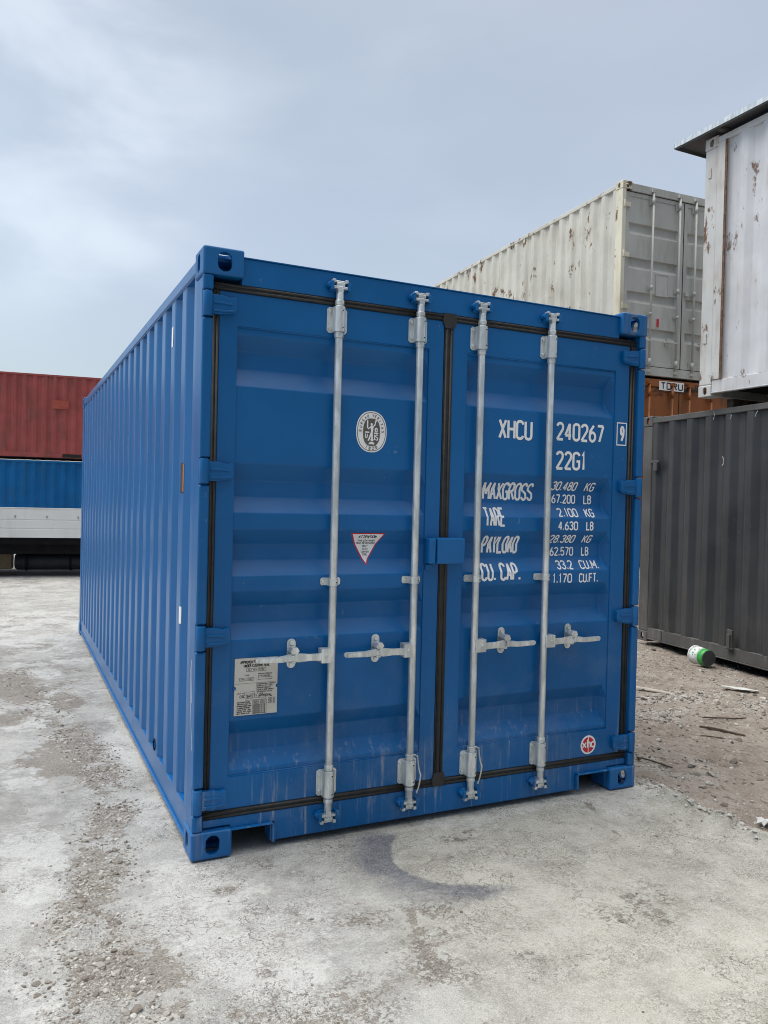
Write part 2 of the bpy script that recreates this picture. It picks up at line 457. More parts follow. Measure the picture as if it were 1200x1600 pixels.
class Ink:
    """thin marks laid on a surface given by y = surf(x, z); split where the surface folds"""
    def __init__(s, surf, cuts=(), lift=.0012):
        s.surf = surf; s.cuts = cuts; s.lift = lift; s.bm = bmesh.new(); s.k = 0
    def poly(s, v, f, mi=0, extra=0.0):
        s.k += 1
        y = .00012 * (s.k % 5) + extra
        vs = [s.bm.verts.new((a, y, b)) for a, b in v]
        for q in f:
            try: fa = s.bm.faces.new([vs[i] for i in q]); fa.material_index = mi
            except ValueError: pass
    def text(s, txt, x0, x1, z0, z1, mi=0, th=None, extra=0.0, slant=0.0):
        for v, f in text_polys(txt, x0, x1, z0, z1, th, slant): s.poly(v, f, mi, extra)
    def rect(s, x0, x1, z0, z1, mi=0, extra=0.0):
        s.poly([(x0, z0), (x1, z0), (x1, z1), (x0, z1)], [(0, 1, 2, 3)], mi, extra)
    def frame(s, x0, x1, z0, z1, th, mi=0, extra=0.0):
        v, f = strip([(x0, z0), (x1, z0), (x1, z1), (x0, z1), 'c'], th); s.poly(v, f, mi, extra)
    def line(s, pts, th, mi=0, extra=0.0):
        v, f = strip(pts, th); s.poly(v, f, mi, extra)
    def disc(s, cx, cz, rx, rz, mi=0, extra=0.0, n=40, p=2.0):
        pts = []
        for i in range(n):
            a = 2 * math.pi * i / n; c, d = math.cos(a), math.sin(a)
            pts.append((cx + rx * math.copysign(abs(c) ** (2 / p), c), cz + rz * math.copysign(abs(d) ** (2 / p), d)))
        s.poly(pts, [tuple(range(n))], mi, extra)
    def build(s, name, mats, parent, rot=None):
        for z in s.cuts:
            bmesh.ops.bisect_plane(s.bm, geom=s.bm.verts[:] + s.bm.edges[:] + s.bm.faces[:], plane_co=(0, 0, z), plane_no=(0, 0, 1))
        for v in s.bm.verts:
            v.co.y = s.surf(v.co.x, v.co.z) - s.lift - v.co.y
        for f in s.bm.faces:
            f.normal_update()
            if f.normal.y > 0: f.normal_flip()
        me = bpy.data.meshes.new(name); s.bm.to_mesh(me); s.bm.free()
        if rot is not None: me.transform(rot)
        for m in mats: me.materials.append(M[m])
        o = link(bpy.data.objects.new(name, me)); o.parent = parent
        return o

# ------------------------------------------------------------------ container parts
def apply_bool(a, b, op='DIFFERENCE'):
    md = a.modifiers.new('b', 'BOOLEAN'); md.operation = op; md.object = b; md.solver = 'EXACT'
    dg = bpy.context.evaluated_depsgraph_get()
    me = bpy.data.meshes.new_from_object(a.evaluated_get(dg))
    a.modifiers.clear(); a.data = me
    bpy.data.objects.remove(b)
def oval(cx, cz, rx, rz, n=20):
    k = rz - rx
    return [(cx + rx * math.cos(2 * math.pi * i / n), cz + rx * math.sin(2 * math.pi * i / n) + (k if i < n // 2 else -k)) for i in range(n)]
CW, CL_, CH = .166, .176, .118
def casting_mesh():
    o = MB().box(0, CL_, 0, CW, 0, CH).build('casting_proto', 'hole', bevel=.010, seg=3)
    c = MB().box(.016, CL_ - .012, .016, CW - .012, .016, CH - .012).build('c', 'hole'); apply_bool(o, c)
    c = MB().prism(oval(.092, .060, .031, .042), -.05, .05, axis='y').build('c', 'hole'); apply_bool(o, c)
    c = MB().prism(oval(.088, .060, .026, .040), -.05, .05, axis='x').build('c', 'hole'); apply_bool(o, c)
    c = MB().prism([(a, b) for b, a in oval(.088, .088, .032, .058)], -.05, .05, axis='z').build('c', 'hole'); apply_bool(o, c)
    me = o.data.copy(); bpy.data.objects.remove(o)
    return me
CAST = casting_mesh()
def castings(root, W, H, L, mat, base=0.0, corners=None):
    for ix in (0, 1):
        for iy in (0, 1):
            for iz in (0, 1):
                me = CAST.copy()
                mx = Matrix.Diagonal((-1 if ix else 1, -1 if iy else 1, -1 if iz else 1, 1))
                mx = Matrix.Translation((W * ix, L * iy, H if iz else base)) @ mx
                me.transform(mx)
                if (ix + iy + iz) % 2: me.flip_normals()
                me.materials.clear(); me.materials.append(M[mat])
                o = link(bpy.data.objects.new('corner_casting', me)); o.parent = root
def corr_profile(s0, s1, pitch=.278, depth=.036, fo=.072, sl=.068, fi=.070):
    """(s, depth) pairs of the folded sheet between s0 and s1; depth 0 is the outer face"""
    n = max(1, int(round((s1 - s0 - fo) / pitch)))
    k = (s1 - s0) / (n * pitch + fo)
    out = [(s0, 0)]
    s = s0
    for i in range(n):
        s += fo * k; out.append((s, 0))
        s += sl * k; out.append((s, depth))
        s += fi * k; out.append((s, depth))
        s += (pitch - fo - sl - fi) * k; out.append((s, 0))
    out.append((s1, 0))
    return out
def round_profile(pr, r=.006):
    out = [pr[0]]
    for i in range(1, len(pr) - 1):
        p = Vector(pr[i]); a = Vector(pr[i - 1]); b = Vector(pr[i + 1])
        out.append(tuple(p + (a - p).normalized() * min(r, (a - p).length * .4)))
        out.append(tuple(p + (b - p).normalized() * min(r, (b - p).length * .4)))
    out.append(pr[-1])
    return out
def corr_wall(name, root, mat, s0, s1, z0, z1, face, off, pitch=.278, depth=.036, dents=0.0, **k):
    """face: 'x-','x+','y+' — which way the outer side looks; off: coordinate of the outer face"""
    pr = round_profile(corr_profile(s0, s1, pitch, depth, **k))
    sg = -1 if face[1] == '+' else 1
    nz = 2 if not dents else 9
    v = []; f = []
    for j in range(nz):
        z = z0 + (z1 - z0) * j / (nz - 1)
        for s, d in pr:
            dd = off + sg * d
            if dents and 0 < j < nz - 1: dd += sg * dents * random.random()
            v.append((dd, s, z) if face[0] == 'x' else (s, dd, z))
    m = len(pr)
    for j in range(nz - 1):
        for i in range(m - 1):
            a = j * m + i
            f.append((a, a + 1, a + m + 1, a + m))
    mb = MB(); mb.add(v, f, 0, bool(dents))
    o = mb.build(name, mat, root, fix=False)
    if dents:
        for e in o.data.edges:
            if abs(e.vertices[0] - e.vertices[1]) == m: e.use_edge_sharp = True
    return o

def grooved_panel(x0, x1, z0, z1, y, grooves, depth, es, el=None):
    """stamped door sheet: grooves are (z_top_in, z_floor_top, z_floor_bottom, z_bottom_out)"""
    xs = [(x0, 0), (x0 + (el or es), 1), (x1 - es, 1), (x1, 0)]
    zs = [(z1, 0)]
    for a, b, c, d in grooves: zs += [(a, 0), (b, 1), (c, 1), (d, 0)]
    zs.append((z0, 0))
    v = [(x, y + depth * kx * kz, z) for z, kz in zs for x, kx in xs]
    f = [(r * 4 + c, r * 4 + c + 1, r * 4 + c + 5, r * 4 + c + 4) for r in range(len(zs) - 1) for c in range(3)]
    mb = MB(); mb.add(v, f); return mb
def panel_depth(z, grooves, depth):
    for a, b, c, d in grooves:
        if d <= z <= a:
            if z > b: return depth * (a - z) / (a - b)
            if z < c: return depth * (z - d) / (c - d)
            return depth
    return 0.0

def body(root, W, H, L, mats, front=True, rear=True, side_kw=None, wide_post=.0):
    """frame, walls and roof of a container; front (y = 0) is left for doors unless front is False"""
    mw, mp, mr = mats['wall'], mats['post'], mats['rail']
    kw = side_kw or {}
    pe = L - .16 - wide_post
    castings(root, W, H, L, mats.get('cast', mp))
    for sx, face, off in ((0, 'x-', .012), (1, 'x+', W - .012)):
        corr_wall('side_wall', root, mw, .16, pe, .165, H - .085, face, off, **kw)
        X = (lambda a: a) if not sx else (lambda a: W - a)
        lo, hi = sorted((X(.006), X(.066)))
        MB().box(lo, hi, CL_ - .01, L - CL_ + .01, H - .085, H - .024).build('top_rail', mr, root, bevel=.006)
        lo, hi = sorted((X(.010), X(.060)))
        lo2, hi2 = sorted((X(.003), X(.055)))
        MB().box(lo, hi, CW, L - CW, .045, .163).box(lo2, hi2, CW, L - CW, .030, .0445).build('bottom_rail', mr, root, bevel=.004)
        # rear post
        lo, hi = sorted((X(.004), X(.12)))
        MB().box(lo, hi, L - .165 - wide_post, L - .006, CH, H - CH).build('corner_post', mp, root, bevel=.012)
    MB().box(.07, W - .07, .06, L - .06, H - .05, H - .034).build('roof', mats.get('roof', mw), root)
    MB().box(.06, W - .06, .09, L - .09, .10, .16).build('floor', 'floor', root)
    if rear:
        corr_wall('end_wall', root, mw, .12, W - .12, .165, H - .09, 'y+', L - .02, **kw)
        MB().box(CL_, W - CL_, L - .08, L - .012, H - .10, H - .02).build('end_header', mr, root, bevel=.005)
        MB().box(CL_, W - CL_, L - .08, L - .012, .02, .165).build('end_sill', mr, root, bevel=.005)
    if not front:
        for sx in (0, 1):
            X = (lambda a: a) if not sx else (lambda a: W - a)
            lo, hi = sorted((X(.004), X(.12)))
            MB().box(lo, hi, .006, .165, CH, H - CH).build('corner_post', mp, root, bevel=.012)
        corr_wall('end_wall', root, mw, .12, W - .12, .165, H - .09, 'y-', .02, **kw) if False else \
            MB().box(.12, W - .12, .02, .05, .165, H - .10).build('end_wall', mw, root)
        MB().box(CL_, W - CL_, .012, .08, H - .0995, H - .02).build('end_header', mr, root, bevel=.005)
        MB().box(CL_, W - CL_, .012, .08, .02, .1645).build('end_sill', mr, root, bevel=.005)

# ------------------------------------------------------------------ the blue container
W, H, L = 2.438, 2.598, 6.058
blue = empty('shipping_container', 'glossy blue shipping container with white lettering and closed double doors, nearest on the concrete', 'shipping container')
SIDE = dict(fo=.098, sl=.058, fi=.064)
def build_blue():
    root = blue
    castings(root, W, H, L, 'blue_cast')
    # sides
    for sx, face, off in ((0, 'x-', .012), (1, 'x+', W - .012)):
        X = (lambda a: a) if not sx else (lambda a: W - a)
        corr_wall('side_wall', root, 'blue_side', .13, L - .13, .165, H - .085, face, off, **SIDE)
        lo, hi = sorted((X(.004), X(.064))); MB().box(lo, hi, CW - .004, L - CW + .004, H - .085, H - .024).build('top_rail', 'blue_side', root, bevel=.008)
        # bottom rail: web, lower flange and the sloping ledge under the sheet
        mb = MB().box(*sorted((X(.014), X(.062))), CW, L - CW, .046, .164).box(*sorted((X(.002), X(.055))), CW, L - CW, .028, .045)
        mb.build('bottom_rail', 'blue_side', root, bevel=.004)
        # rear post
        MB().box(*sorted((X(.004), X(.12))), L - .15, L - .004, CH, H - CH).build('corner_post', 'blue_side', root, bevel=.012)
        # front post: rounded outer column, notched at the hinges
        mb = MB().box(*sorted((X(.006), X(.046))), .034, .150, CH, H - CH)
        zs = [CH] + [q for h in sorted(HZ) for q in (h - .058, h + .058)] + [H - CH]
        for a, b in zip(zs[0::2], zs[1::2]):
            mb.box(*sorted((X(.003), X(.048))), .004, .0335, a, b)
        mb.build('corner_post', 'blue', root, bevel=.009, seg=3)
        # inner return of the post beside the door
        MB().box(*sorted((X(.0465), X(.056))), .085, .150, CH, H - CH).build('post_return', 'blue', root, bevel=.003)
        p = MB()
        for z in HZ: p.box(*sorted((X(.008), X(.046))), .0345 - .004, .0345 - .001, z - .056, z + .056)
    corr_wall('end_wall', root, 'blue_side', .12, W - .12, .165, H - .09, 'y+', L - .02)
    MB().box(CL_, W - CL_, L - .08, L - .012, H - .09, H - .02).build('end_header', 'blue_side', root, bevel=.005)
    MB().box(CL_, W - CL_, L - .08, L - .012, .02, .165).build('end_sill', 'blue_side', root, bevel=.005)
    MB().box(.07, W - .07, .06, L - .06, H - .045, H - .03).build('roof', 'blue_side', root)
    MB().box(.066, W - .066, .10, L - .09, .10, .155).build('floor', 'floor', root)
    # header and sill (the sill is notched beside each casting)
    MB().box(CL_ - .002, W - CL_ + .002, .030, .11, 2.458, 2.572).box(CL_ - .002, W - CL_ + .002, .024, .12, 2.5725, 2.578).build('door_header', 'blue', root, bevel=.003)
    pts = [(.052, .157), (.052, .124), (.172, .124), (.172, .104), (.355, .104), (.355, .026), (2.058, .026), (2.058, .104), (2.262, .104), (2.262, .124), (W - .052, .124), (W - .052, .157)]
    mb = MB().prism(pts, .030, .11)
    mb.box(.358, .372, .008, .0295, .026, .112).box(.172, .372, .008, .0295, .1055, .112)
    mb.box(2.044, 2.055, .008, .0295, .026, .112).box(2.044, 2.262, .008, .0295, .1055, .112)
    mb.build('door_sill', 'blue', root, bevel=.003)
HZ = [2.357, 1.652, .945, .248]
build_blue()
GV = [(2.249, 2.184, 2.108, 2.025), (1.695, 1.621, 1.550, 1.477), (1.407, 1.339, 1.271, 1.200), (1.135, 1.066, .994, .922), (.573, .502, .428, .353)]
GD, PY, FY = .050, .042, .035
CUTS = [z for g in GV for z in g]
def surf(x, z):
    for a, b in ((.161, 1.097), (1.313, 2.252)):
        if a + .006 < x < b - .005:
            return PY + panel_depth(z, GV, GD) if .333 < z < 2.28 else FY
    return FY
doors = []
def build_door(x0, x1, px0, px1, hx, lab):
    z0, z1 = .192, 2.424
    # frame ring
    mb = MB()
    ring = [(x0, z0), (x1, z0), (x1, z1), (x0, z1)]; inn = [(px0, .331), (px1, .331), (px1, 2.281), (px0, 2.281)]
    v = [(a, FY, b) for a, b in ring] + [(a, FY, b) for a, b in inn] + [(a, FY + .05, b) for a, b in ring] + [(a, FY + .05, b) for a, b in inn]
    f = []
    for i in range(4):
        j = (i + 1) % 4
        f += [(i, j, 4 + j, 4 + i), (8 + i, 12 + i, 12 + j, 8 + j), (i, 8 + i, 8 + j, j), (4 + i, 4 + j, 12 + j, 12 + i)]
    mb.add(v, f)
    d = mb.build('door', 'blue', blue, bevel=.003)
    d['label'] = lab
    doors.append(d)
    grooved_panel(px0 - .002, px1 + .002, .329, 2.283, PY, GV, GD, .034, .004).build('door_panel', 'blue', d, bevel=.004, seg=2)
    # weld beads along the panel
    for zw in (.3335, 2.2785): MB().tube([(px0, FY + .0045, zw), (px1, FY + .0045, zw)], .0035, 6).build('weld_bead', 'blue', d)
    # rubber seal: post side, top, bottom (two ridges each)
    g = MB()
    def seal(a, b, c, e, vert):
        g.box(a, b, .033, .05, c, e)
        for q in (.22, .76):
            if vert: g.tube([(a + (b - a) * q, .033, c), (a + (b - a) * q, .033, e)], .0065, 8)
            else: g.tube([(a, .033, c + (e - c) * q), (b, .033, c + (e - c) * q)], .0065, 8)
    a, b = (.050, .079) if hx == 0 else (2.349, 2.384)
    seal(a, b, .192, 2.424, True)
    xa, xb = (.050, 1.1785) if hx == 0 else (1.1795, 2.384)
    seal(xa, xb, 2.4245, 2.457, False)
    seal(xa, xb, .158, .1915, False)
    if hx:
        seal(1.1795, 1.2275, .192, 2.424, True)
        g.prism([(1.165, 2.424), (1.1795, 2.39), (1.2275, 2.39), (1.245, 2.424), (1.235, 2.462), (1.17, 2.462)], .0255, .034)
        g.prism([(1.168, .192), (1.1795, .225), (1.2275, .225), (1.245, .192), (1.235, .157), (1.172, .157)], .0255, .034)
    g.build('door_seal', 'rubber', d)
    for z in HZ:
        X = (lambda q: q) if hx == 0 else (lambda q: W - q)
        mb = MB()
        mb.tube([(X(.0255), .0145, z - .052), (X(.0255), .0145, z + .052)], .0215, 16)
        pts = [(X(.030), z - .040), (X(.082), z - .040), (X(.118), z - .034), (X(.143), z - .030), (X(.152), z - .015), (X(.152), z + .026), (X(.146), z + .038), (X(.118), z + .034), (X(.082), z + .042), (X(.030), z + .042)]
        mb.prism(pts, .010, .034)
        mb.prism([(X(.05), z + .004), (X(.095), z + .004), (X(.13), z + .001), (X(.13), z + .010), (X(.095), z + .015), (X(.05), z + .015)], .005, .0098)
        mb.prism([(X(.05), z - .030), (X(.10), z - .030), (X(.138), z - .024), (X(.138), z - .016), (X(.10), z - .021), (X(.05), z - .021)], .005, .0098)
        mb.build('hinge', 'blue', d, bevel=.004)
build_door(.0805, 1.1785, .161, 1.097, 0, 'blue door leaf with a certificate plate and oval emblem')
build_door(1.2285, 2.3475, 1.313, 2.252, 1, 'blue door leaf with white lettering')
DL, DR = doors

# lettering on the right leaf
def lettering():
    def put(txt, x0, x1, z0, z1, th, box=None):
        xm, zm = (x0 + x1) / 2, (z0 + z1) / 2
        q = (surf(xm, zm) + 3.322) / 3.352          # the sizes were taken on the plane y = .03
        P = lambda x: -.712 + (x + .712) * q
        Q = lambda z: 1.544 + (z - 1.544) * q
        k = Ink(surf, CUTS)
        k.text(txt, P(x0), P(x1), Q(z0), Q(z1), th=th)
        if box: k.frame(*box)
        k.build('lettering', ['white_mark'], DR)
    put('XHCU', 1.500, 1.708, 1.872, 1.975, .0140)
    put('240267', 1.857, 2.176, 1.884, 1.982, .0140)
    put('22G1', 1.859, 2.060, 1.731, 1.831, .0140)
    put('MAXGROSS', 1.413, 1.717, 1.563, 1.655, .0120)
    put('TARE', 1.433, 1.557, 1.430, 1.527, .0108)
    put('PAYLOAD', 1.414, 1.632, 1.294, 1.386, .0120)
    put('CU. CAP.', 1.421, 1.660, 1.155, 1.246, .0120)
    rows = [('30.480', 1.839, 2.002, 'KG', 2.057, 2.119, 1.622, 1.670), ('67.200', 1.838, 1.993, 'LB', 2.047, 2.100, 1.554, 1.603),
            ('2.100', 1.879, 2.010, 'KG', 2.058, 2.118, 1.484, 1.531), ('4.630', 1.887, 2.017, 'LB', 2.072, 2.122, 1.414, 1.462),
            ('28.380', 1.834, 1.999, 'KG', 2.052, 2.111, 1.346, 1.391), ('62.570', 1.836, 1.989, 'LB', 2.042, 2.092, 1.279, 1.327),
            ('33.2', 1.877, 1.985, 'CU.M.', 2.031, 2.157, 1.209, 1.256), ('1.170', 1.860, 1.987, 'CU.FT.', 2.033, 2.163, 1.136, 1.186)]
    for a, p, q, b, r, s_, z0, z1 in rows:
        put(a, p, q, z0, z1, .0072); put(b, r, s_, z0, z1, .0072)
    put('9', 2.285, 2.318, 1.898, 1.986, .0140, (2.270, 2.334, 1.882, 2.002, .006))
    # round red and white badge
    k = Ink(surf, ())
    cx, cz = 2.131, .256
    k.disc(cx, cz, .051, .051, 0)
    k.disc(cx, cz, .041, .041, 1, extra=.0010)
    k.rect(cx - .0035, cx + .0015, cz - .041, cz + .041, 0, extra=.0022)
    e = .0030
    k.line([(cx - .040, cz - .012), (cx - .017, cz + .014)], .008, 0, e); k.line([(cx - .040, cz + .014), (cx - .017, cz - .012)], .008, 0, e)
    k.line([(cx - .007, cz + .030), (cx - .007, cz - .014)], .008, 0, e)
    k.line([(cx - .006, cz + .008), (cx + .001, cz + .014), (cx + .009, cz + .012), (cx + .012, cz + .004), (cx + .012, cz - .014)], .008, 0, e)
    k.line(arc(cx + .029, cz + .001, .011, .014, 45, 315, 8), .008, 0, e)
    k.build('round_badge', ['white_mark', 'red_mark'], DR)
    # oval certification emblem on the left leaf
    k = Ink(surf, ())
    cx, cz = .806, 1.866
    k.disc(cx, cz, .078, .096, 0, p=2.25)
    k.line([(cx + .0715 * math.copysign(abs(math.cos(a)) ** .9, math.cos(a)), cz + .0890 * math.copysign(abs(math.sin(a)) ** .9, math.sin(a))) for a in [2 * math.pi * i / 40 for i in range(40)]] + ['c'], .0028, 1, .0010)
    k.disc(cx, cz - .002, .043, .064, 1, extra=.0010, p=2.6)
    e = .0022
    def ring_text(txt, a0, a1, rx, rz, h, flip=False):
        n = len(txt)
        for i, ch in enumerate(txt):
            if ch == ' ': continue
            a = R(a0 + (a1 - a0) * i / (n - 1))
            px, pz = cx + rx * math.cos(a), cz + rz * math.sin(a)
            th_ = math.atan2(math.sin(a) / rz, math.cos(a) / rx) - math.pi / 2
            if flip: th_ += math.pi
            ca, sa = math.cos(th_), math.sin(th_)
            ww = h * .62 * NARROW.get(ch, 1.0)
            for v, f in text_polys(ch, -ww / 2, ww / 2, -h / 2, h / 2, th=h * .17):
                k.poly([(px + u * ca - q * sa, pz + u * sa + q * ca) for u, q in v], f, 1, .0014)
    ring_text('BUREAU VERITAS', 178, 2, .0578, .0765, .0140)
    ring_text('1828', 245, 295, .058, .0775, .0165, True)
    # the little standing figure with a raised torch
    k.disc(cx - .001, cz + .034, .0055, .0065, 0, extra=e)
    k.poly([(cx - .008, cz + .026), (cx + .009, cz + .027), (cx + .007, cz + .002), (cx + .004, cz - .008), (cx - .006, cz - .008), (cx - .004, cz + .004)], [(0, 1, 2, 3, 4, 5)], 0, e + .0002)
    k.line([(cx + .007, cz + .024), (cx + .017, cz + .034), (cx + .019, cz + .048)], .0055, 0, e)
    k.disc(cx + .021, cz + .051, .005, .004, 0, extra=e + .0004)
    k.line([(cx - .006, cz + .022), (cx - .017, cz + .013), (cx - .023, cz + .021)], .005, 0, e)
    k.line([(cx - .022, cz + .021), (cx - .022, cz + .052)], .0065, 0, e + .0003)
    k.line([(cx - .002, cz - .006), (cx - .009, cz - .024), (cx - .017, cz - .042)], .0075, 0, e)
    k.line([(cx + .001, cz - .006), (cx + .002, cz - .022), (cx + .002, cz - .034)], .0080, 0, e + .0003)
    k.disc(cx + .002, cz - .037, .008, .007, 0, extra=e + .0006)
    k.line([(cx - .033, cz - .003), (cx - .012, cz - .003)], .006, 0, e); k.line([(cx + .012, cz - .006), (cx + .034, cz - .006)], .006, 0, e)
    k.disc(cx + .023, cz + .009, .0085, .011, 0, extra=e); k.disc(cx + .023, cz + .008, .003, .005, 1, extra=e + .001)
    k.text('U', cx - .034, cx - .020, cz - .030, cz - .008, 0, .0045, e); k.text('IS', cx + .012, cx + .034, cz - .040, cz - .011, 0, .0045, e)
    k.line([(cx - .010, cz - .050), (cx + .010, cz - .050)], .006, 0, e); k.line([(cx - .014, cz - .056), (cx - .003, cz - .055), (cx + .003, cz - .055), (cx + .015, cz - .056)], .006, 0, e)
    k.build('oval_emblem', ['white_mark', 'dark_mark'], DL)
    # warning triangle
    k = Ink(surf, CUTS)
    a, b, c = (.720, 1.393), (.897, 1.393), (.808, 1.240)
    k.poly([a, b, c], [(0, 1, 2)], 1)
    k.poly([(.729, 1.388), (.888, 1.388), (.808, 1.251)], [(0, 1, 2)], 0, .0010)
    e = .002
    k.text('ATTENTION', .762, .855, 1.368, 1.382, 2, .0030, e, slant=.12)
    for s_, z, hw in (('THIS CONTAINER', 1.356, .045), ('MUST BE REPAIRED', 1.344, .048), ('ONLY', 1.330, .014), ('WITH', 1.316, .013), ('CORTEN', 1.303, .020), ('STEEL', 1.290, .013)):
        k.text(s_, .808 - hw, .808 + hw, z - .0045, z + .0045, 2, .0014, e)
    k.build('warning_triangle', ['white_mark', 'red_mark', 'black_mark'], DL)
    # certificate plate
    x0, x1, z0, z1 = .181, .375, .594, .843
    pts = [(x0, z0), (x1, z0), (x1, .705)] + [(x1 - .008 * math.sin(R(q)), .714 - .009 * math.cos(R(q))) for q in (0, 60, 120, 180)] + [(x1, .724), (x1, z1), (x0, z1), (x0, .724)] + \
          [(x0 + .008 * math.sin(R(q)), .714 + .009 * math.cos(R(q))) for q in (0, 60, 120, 180)] + [(x0, .705)]
    mb = MB().prism(pts, PY - .005, PY - .0012)
    for x in (x0 - .001, x1 + .001): mb.cyl((x, PY - .007, .714), (x, PY + .002, .714), .0065, 12, 1)
    pl = mb.build('certificate_plate', ['plate', 'blue'], DL)
    k = Ink(lambda x, z: PY - .005, (), .0006)
    def T(s_, a, b, z, h, th=None): k.text(s_, x0 + a, x0 + b, z - h / 2, z + h / 2, 0, th or h * .16)
    T('APPROVED FOR TRANSPORT', .024, .172, .826, .013, .0026); T('UNDER CUSTOMS SEAL', .040, .158, .810, .013, .0026)
    k.frame(x0 + .052, x0 + .140, .785, .798, .0012); T('NLT HCV 70702', .060, .132, .7915, .007, .0012)
    T('TYPE', .045, .066, .768, .006); k.frame(x0 + .022, x0 + .086, .745, .757, .0012); T('XHCU 2022', .028, .080, .751, .006)
    T('MANUFACTURERS NO', .105, .168, .772, .006); T('OF THE CONTAINER', .105, .160, .763, .006); k.frame(x0 + .105, x0 + .168, .747, .757, .0012)
    k.line([(x0 + .004, .733), (x0 + .19, .733)], .001); k.line([(x0 + .098, .733), (x0 + .098, .69)], .001)
    for i, (s_, b) in enumerate((('INDEPENDENT SURVEY', .186), ('BUREAU OF PARIS', .172), ('MANUFACTURED AT', .165), ('DOUBLE DOOR INSPECT', .18), ('PERIODIC EXAM', .170), ('TYPE', .13))):
        T(s_, .102, b, .727 - i * .0085, .0062, .0012)
    T('UNIT NO', .012, .045, .690, .006); k.frame(x0 + .047, x0 + .092, .686, .695, .001)
    T('CSC SAFETY APPROVAL', .024, .172, .676, .0125, .0022)
    k.frame(x0 + .052, x0 + .142, .659, .667, .0012)
    for i, s_ in enumerate(('DATE MANUFACTURED', 'IDENTIFICATION NO', 'MAXIMUM GROSS MASS', 'ALLOWABLE STACKING', 'LOAD FOR 1.8G', 'RACKING TEST FORCE', 'NEXT EXAM DATE')):
        z = .651 - i * .0082
        T(s_, .012, .070 + .004 * (i % 3), z, .0058, .0014)
        T('0000000 KG LB' if i > 1 else '2022 XHCU', .086, .140, z, .0055, .0011)
        k.line([(x0 + .083, z - .0042), (x0 + .145, z - .0042)], .0007)
    k.frame(x0 + .083, x0 + .145, .598, .656, .001)
    for i in range(4): T('ACEP 00', .152, .184, .662 - i * .007, .005, .001)
    k.build('plate_text', ['black_mark'], pl)
lettering()

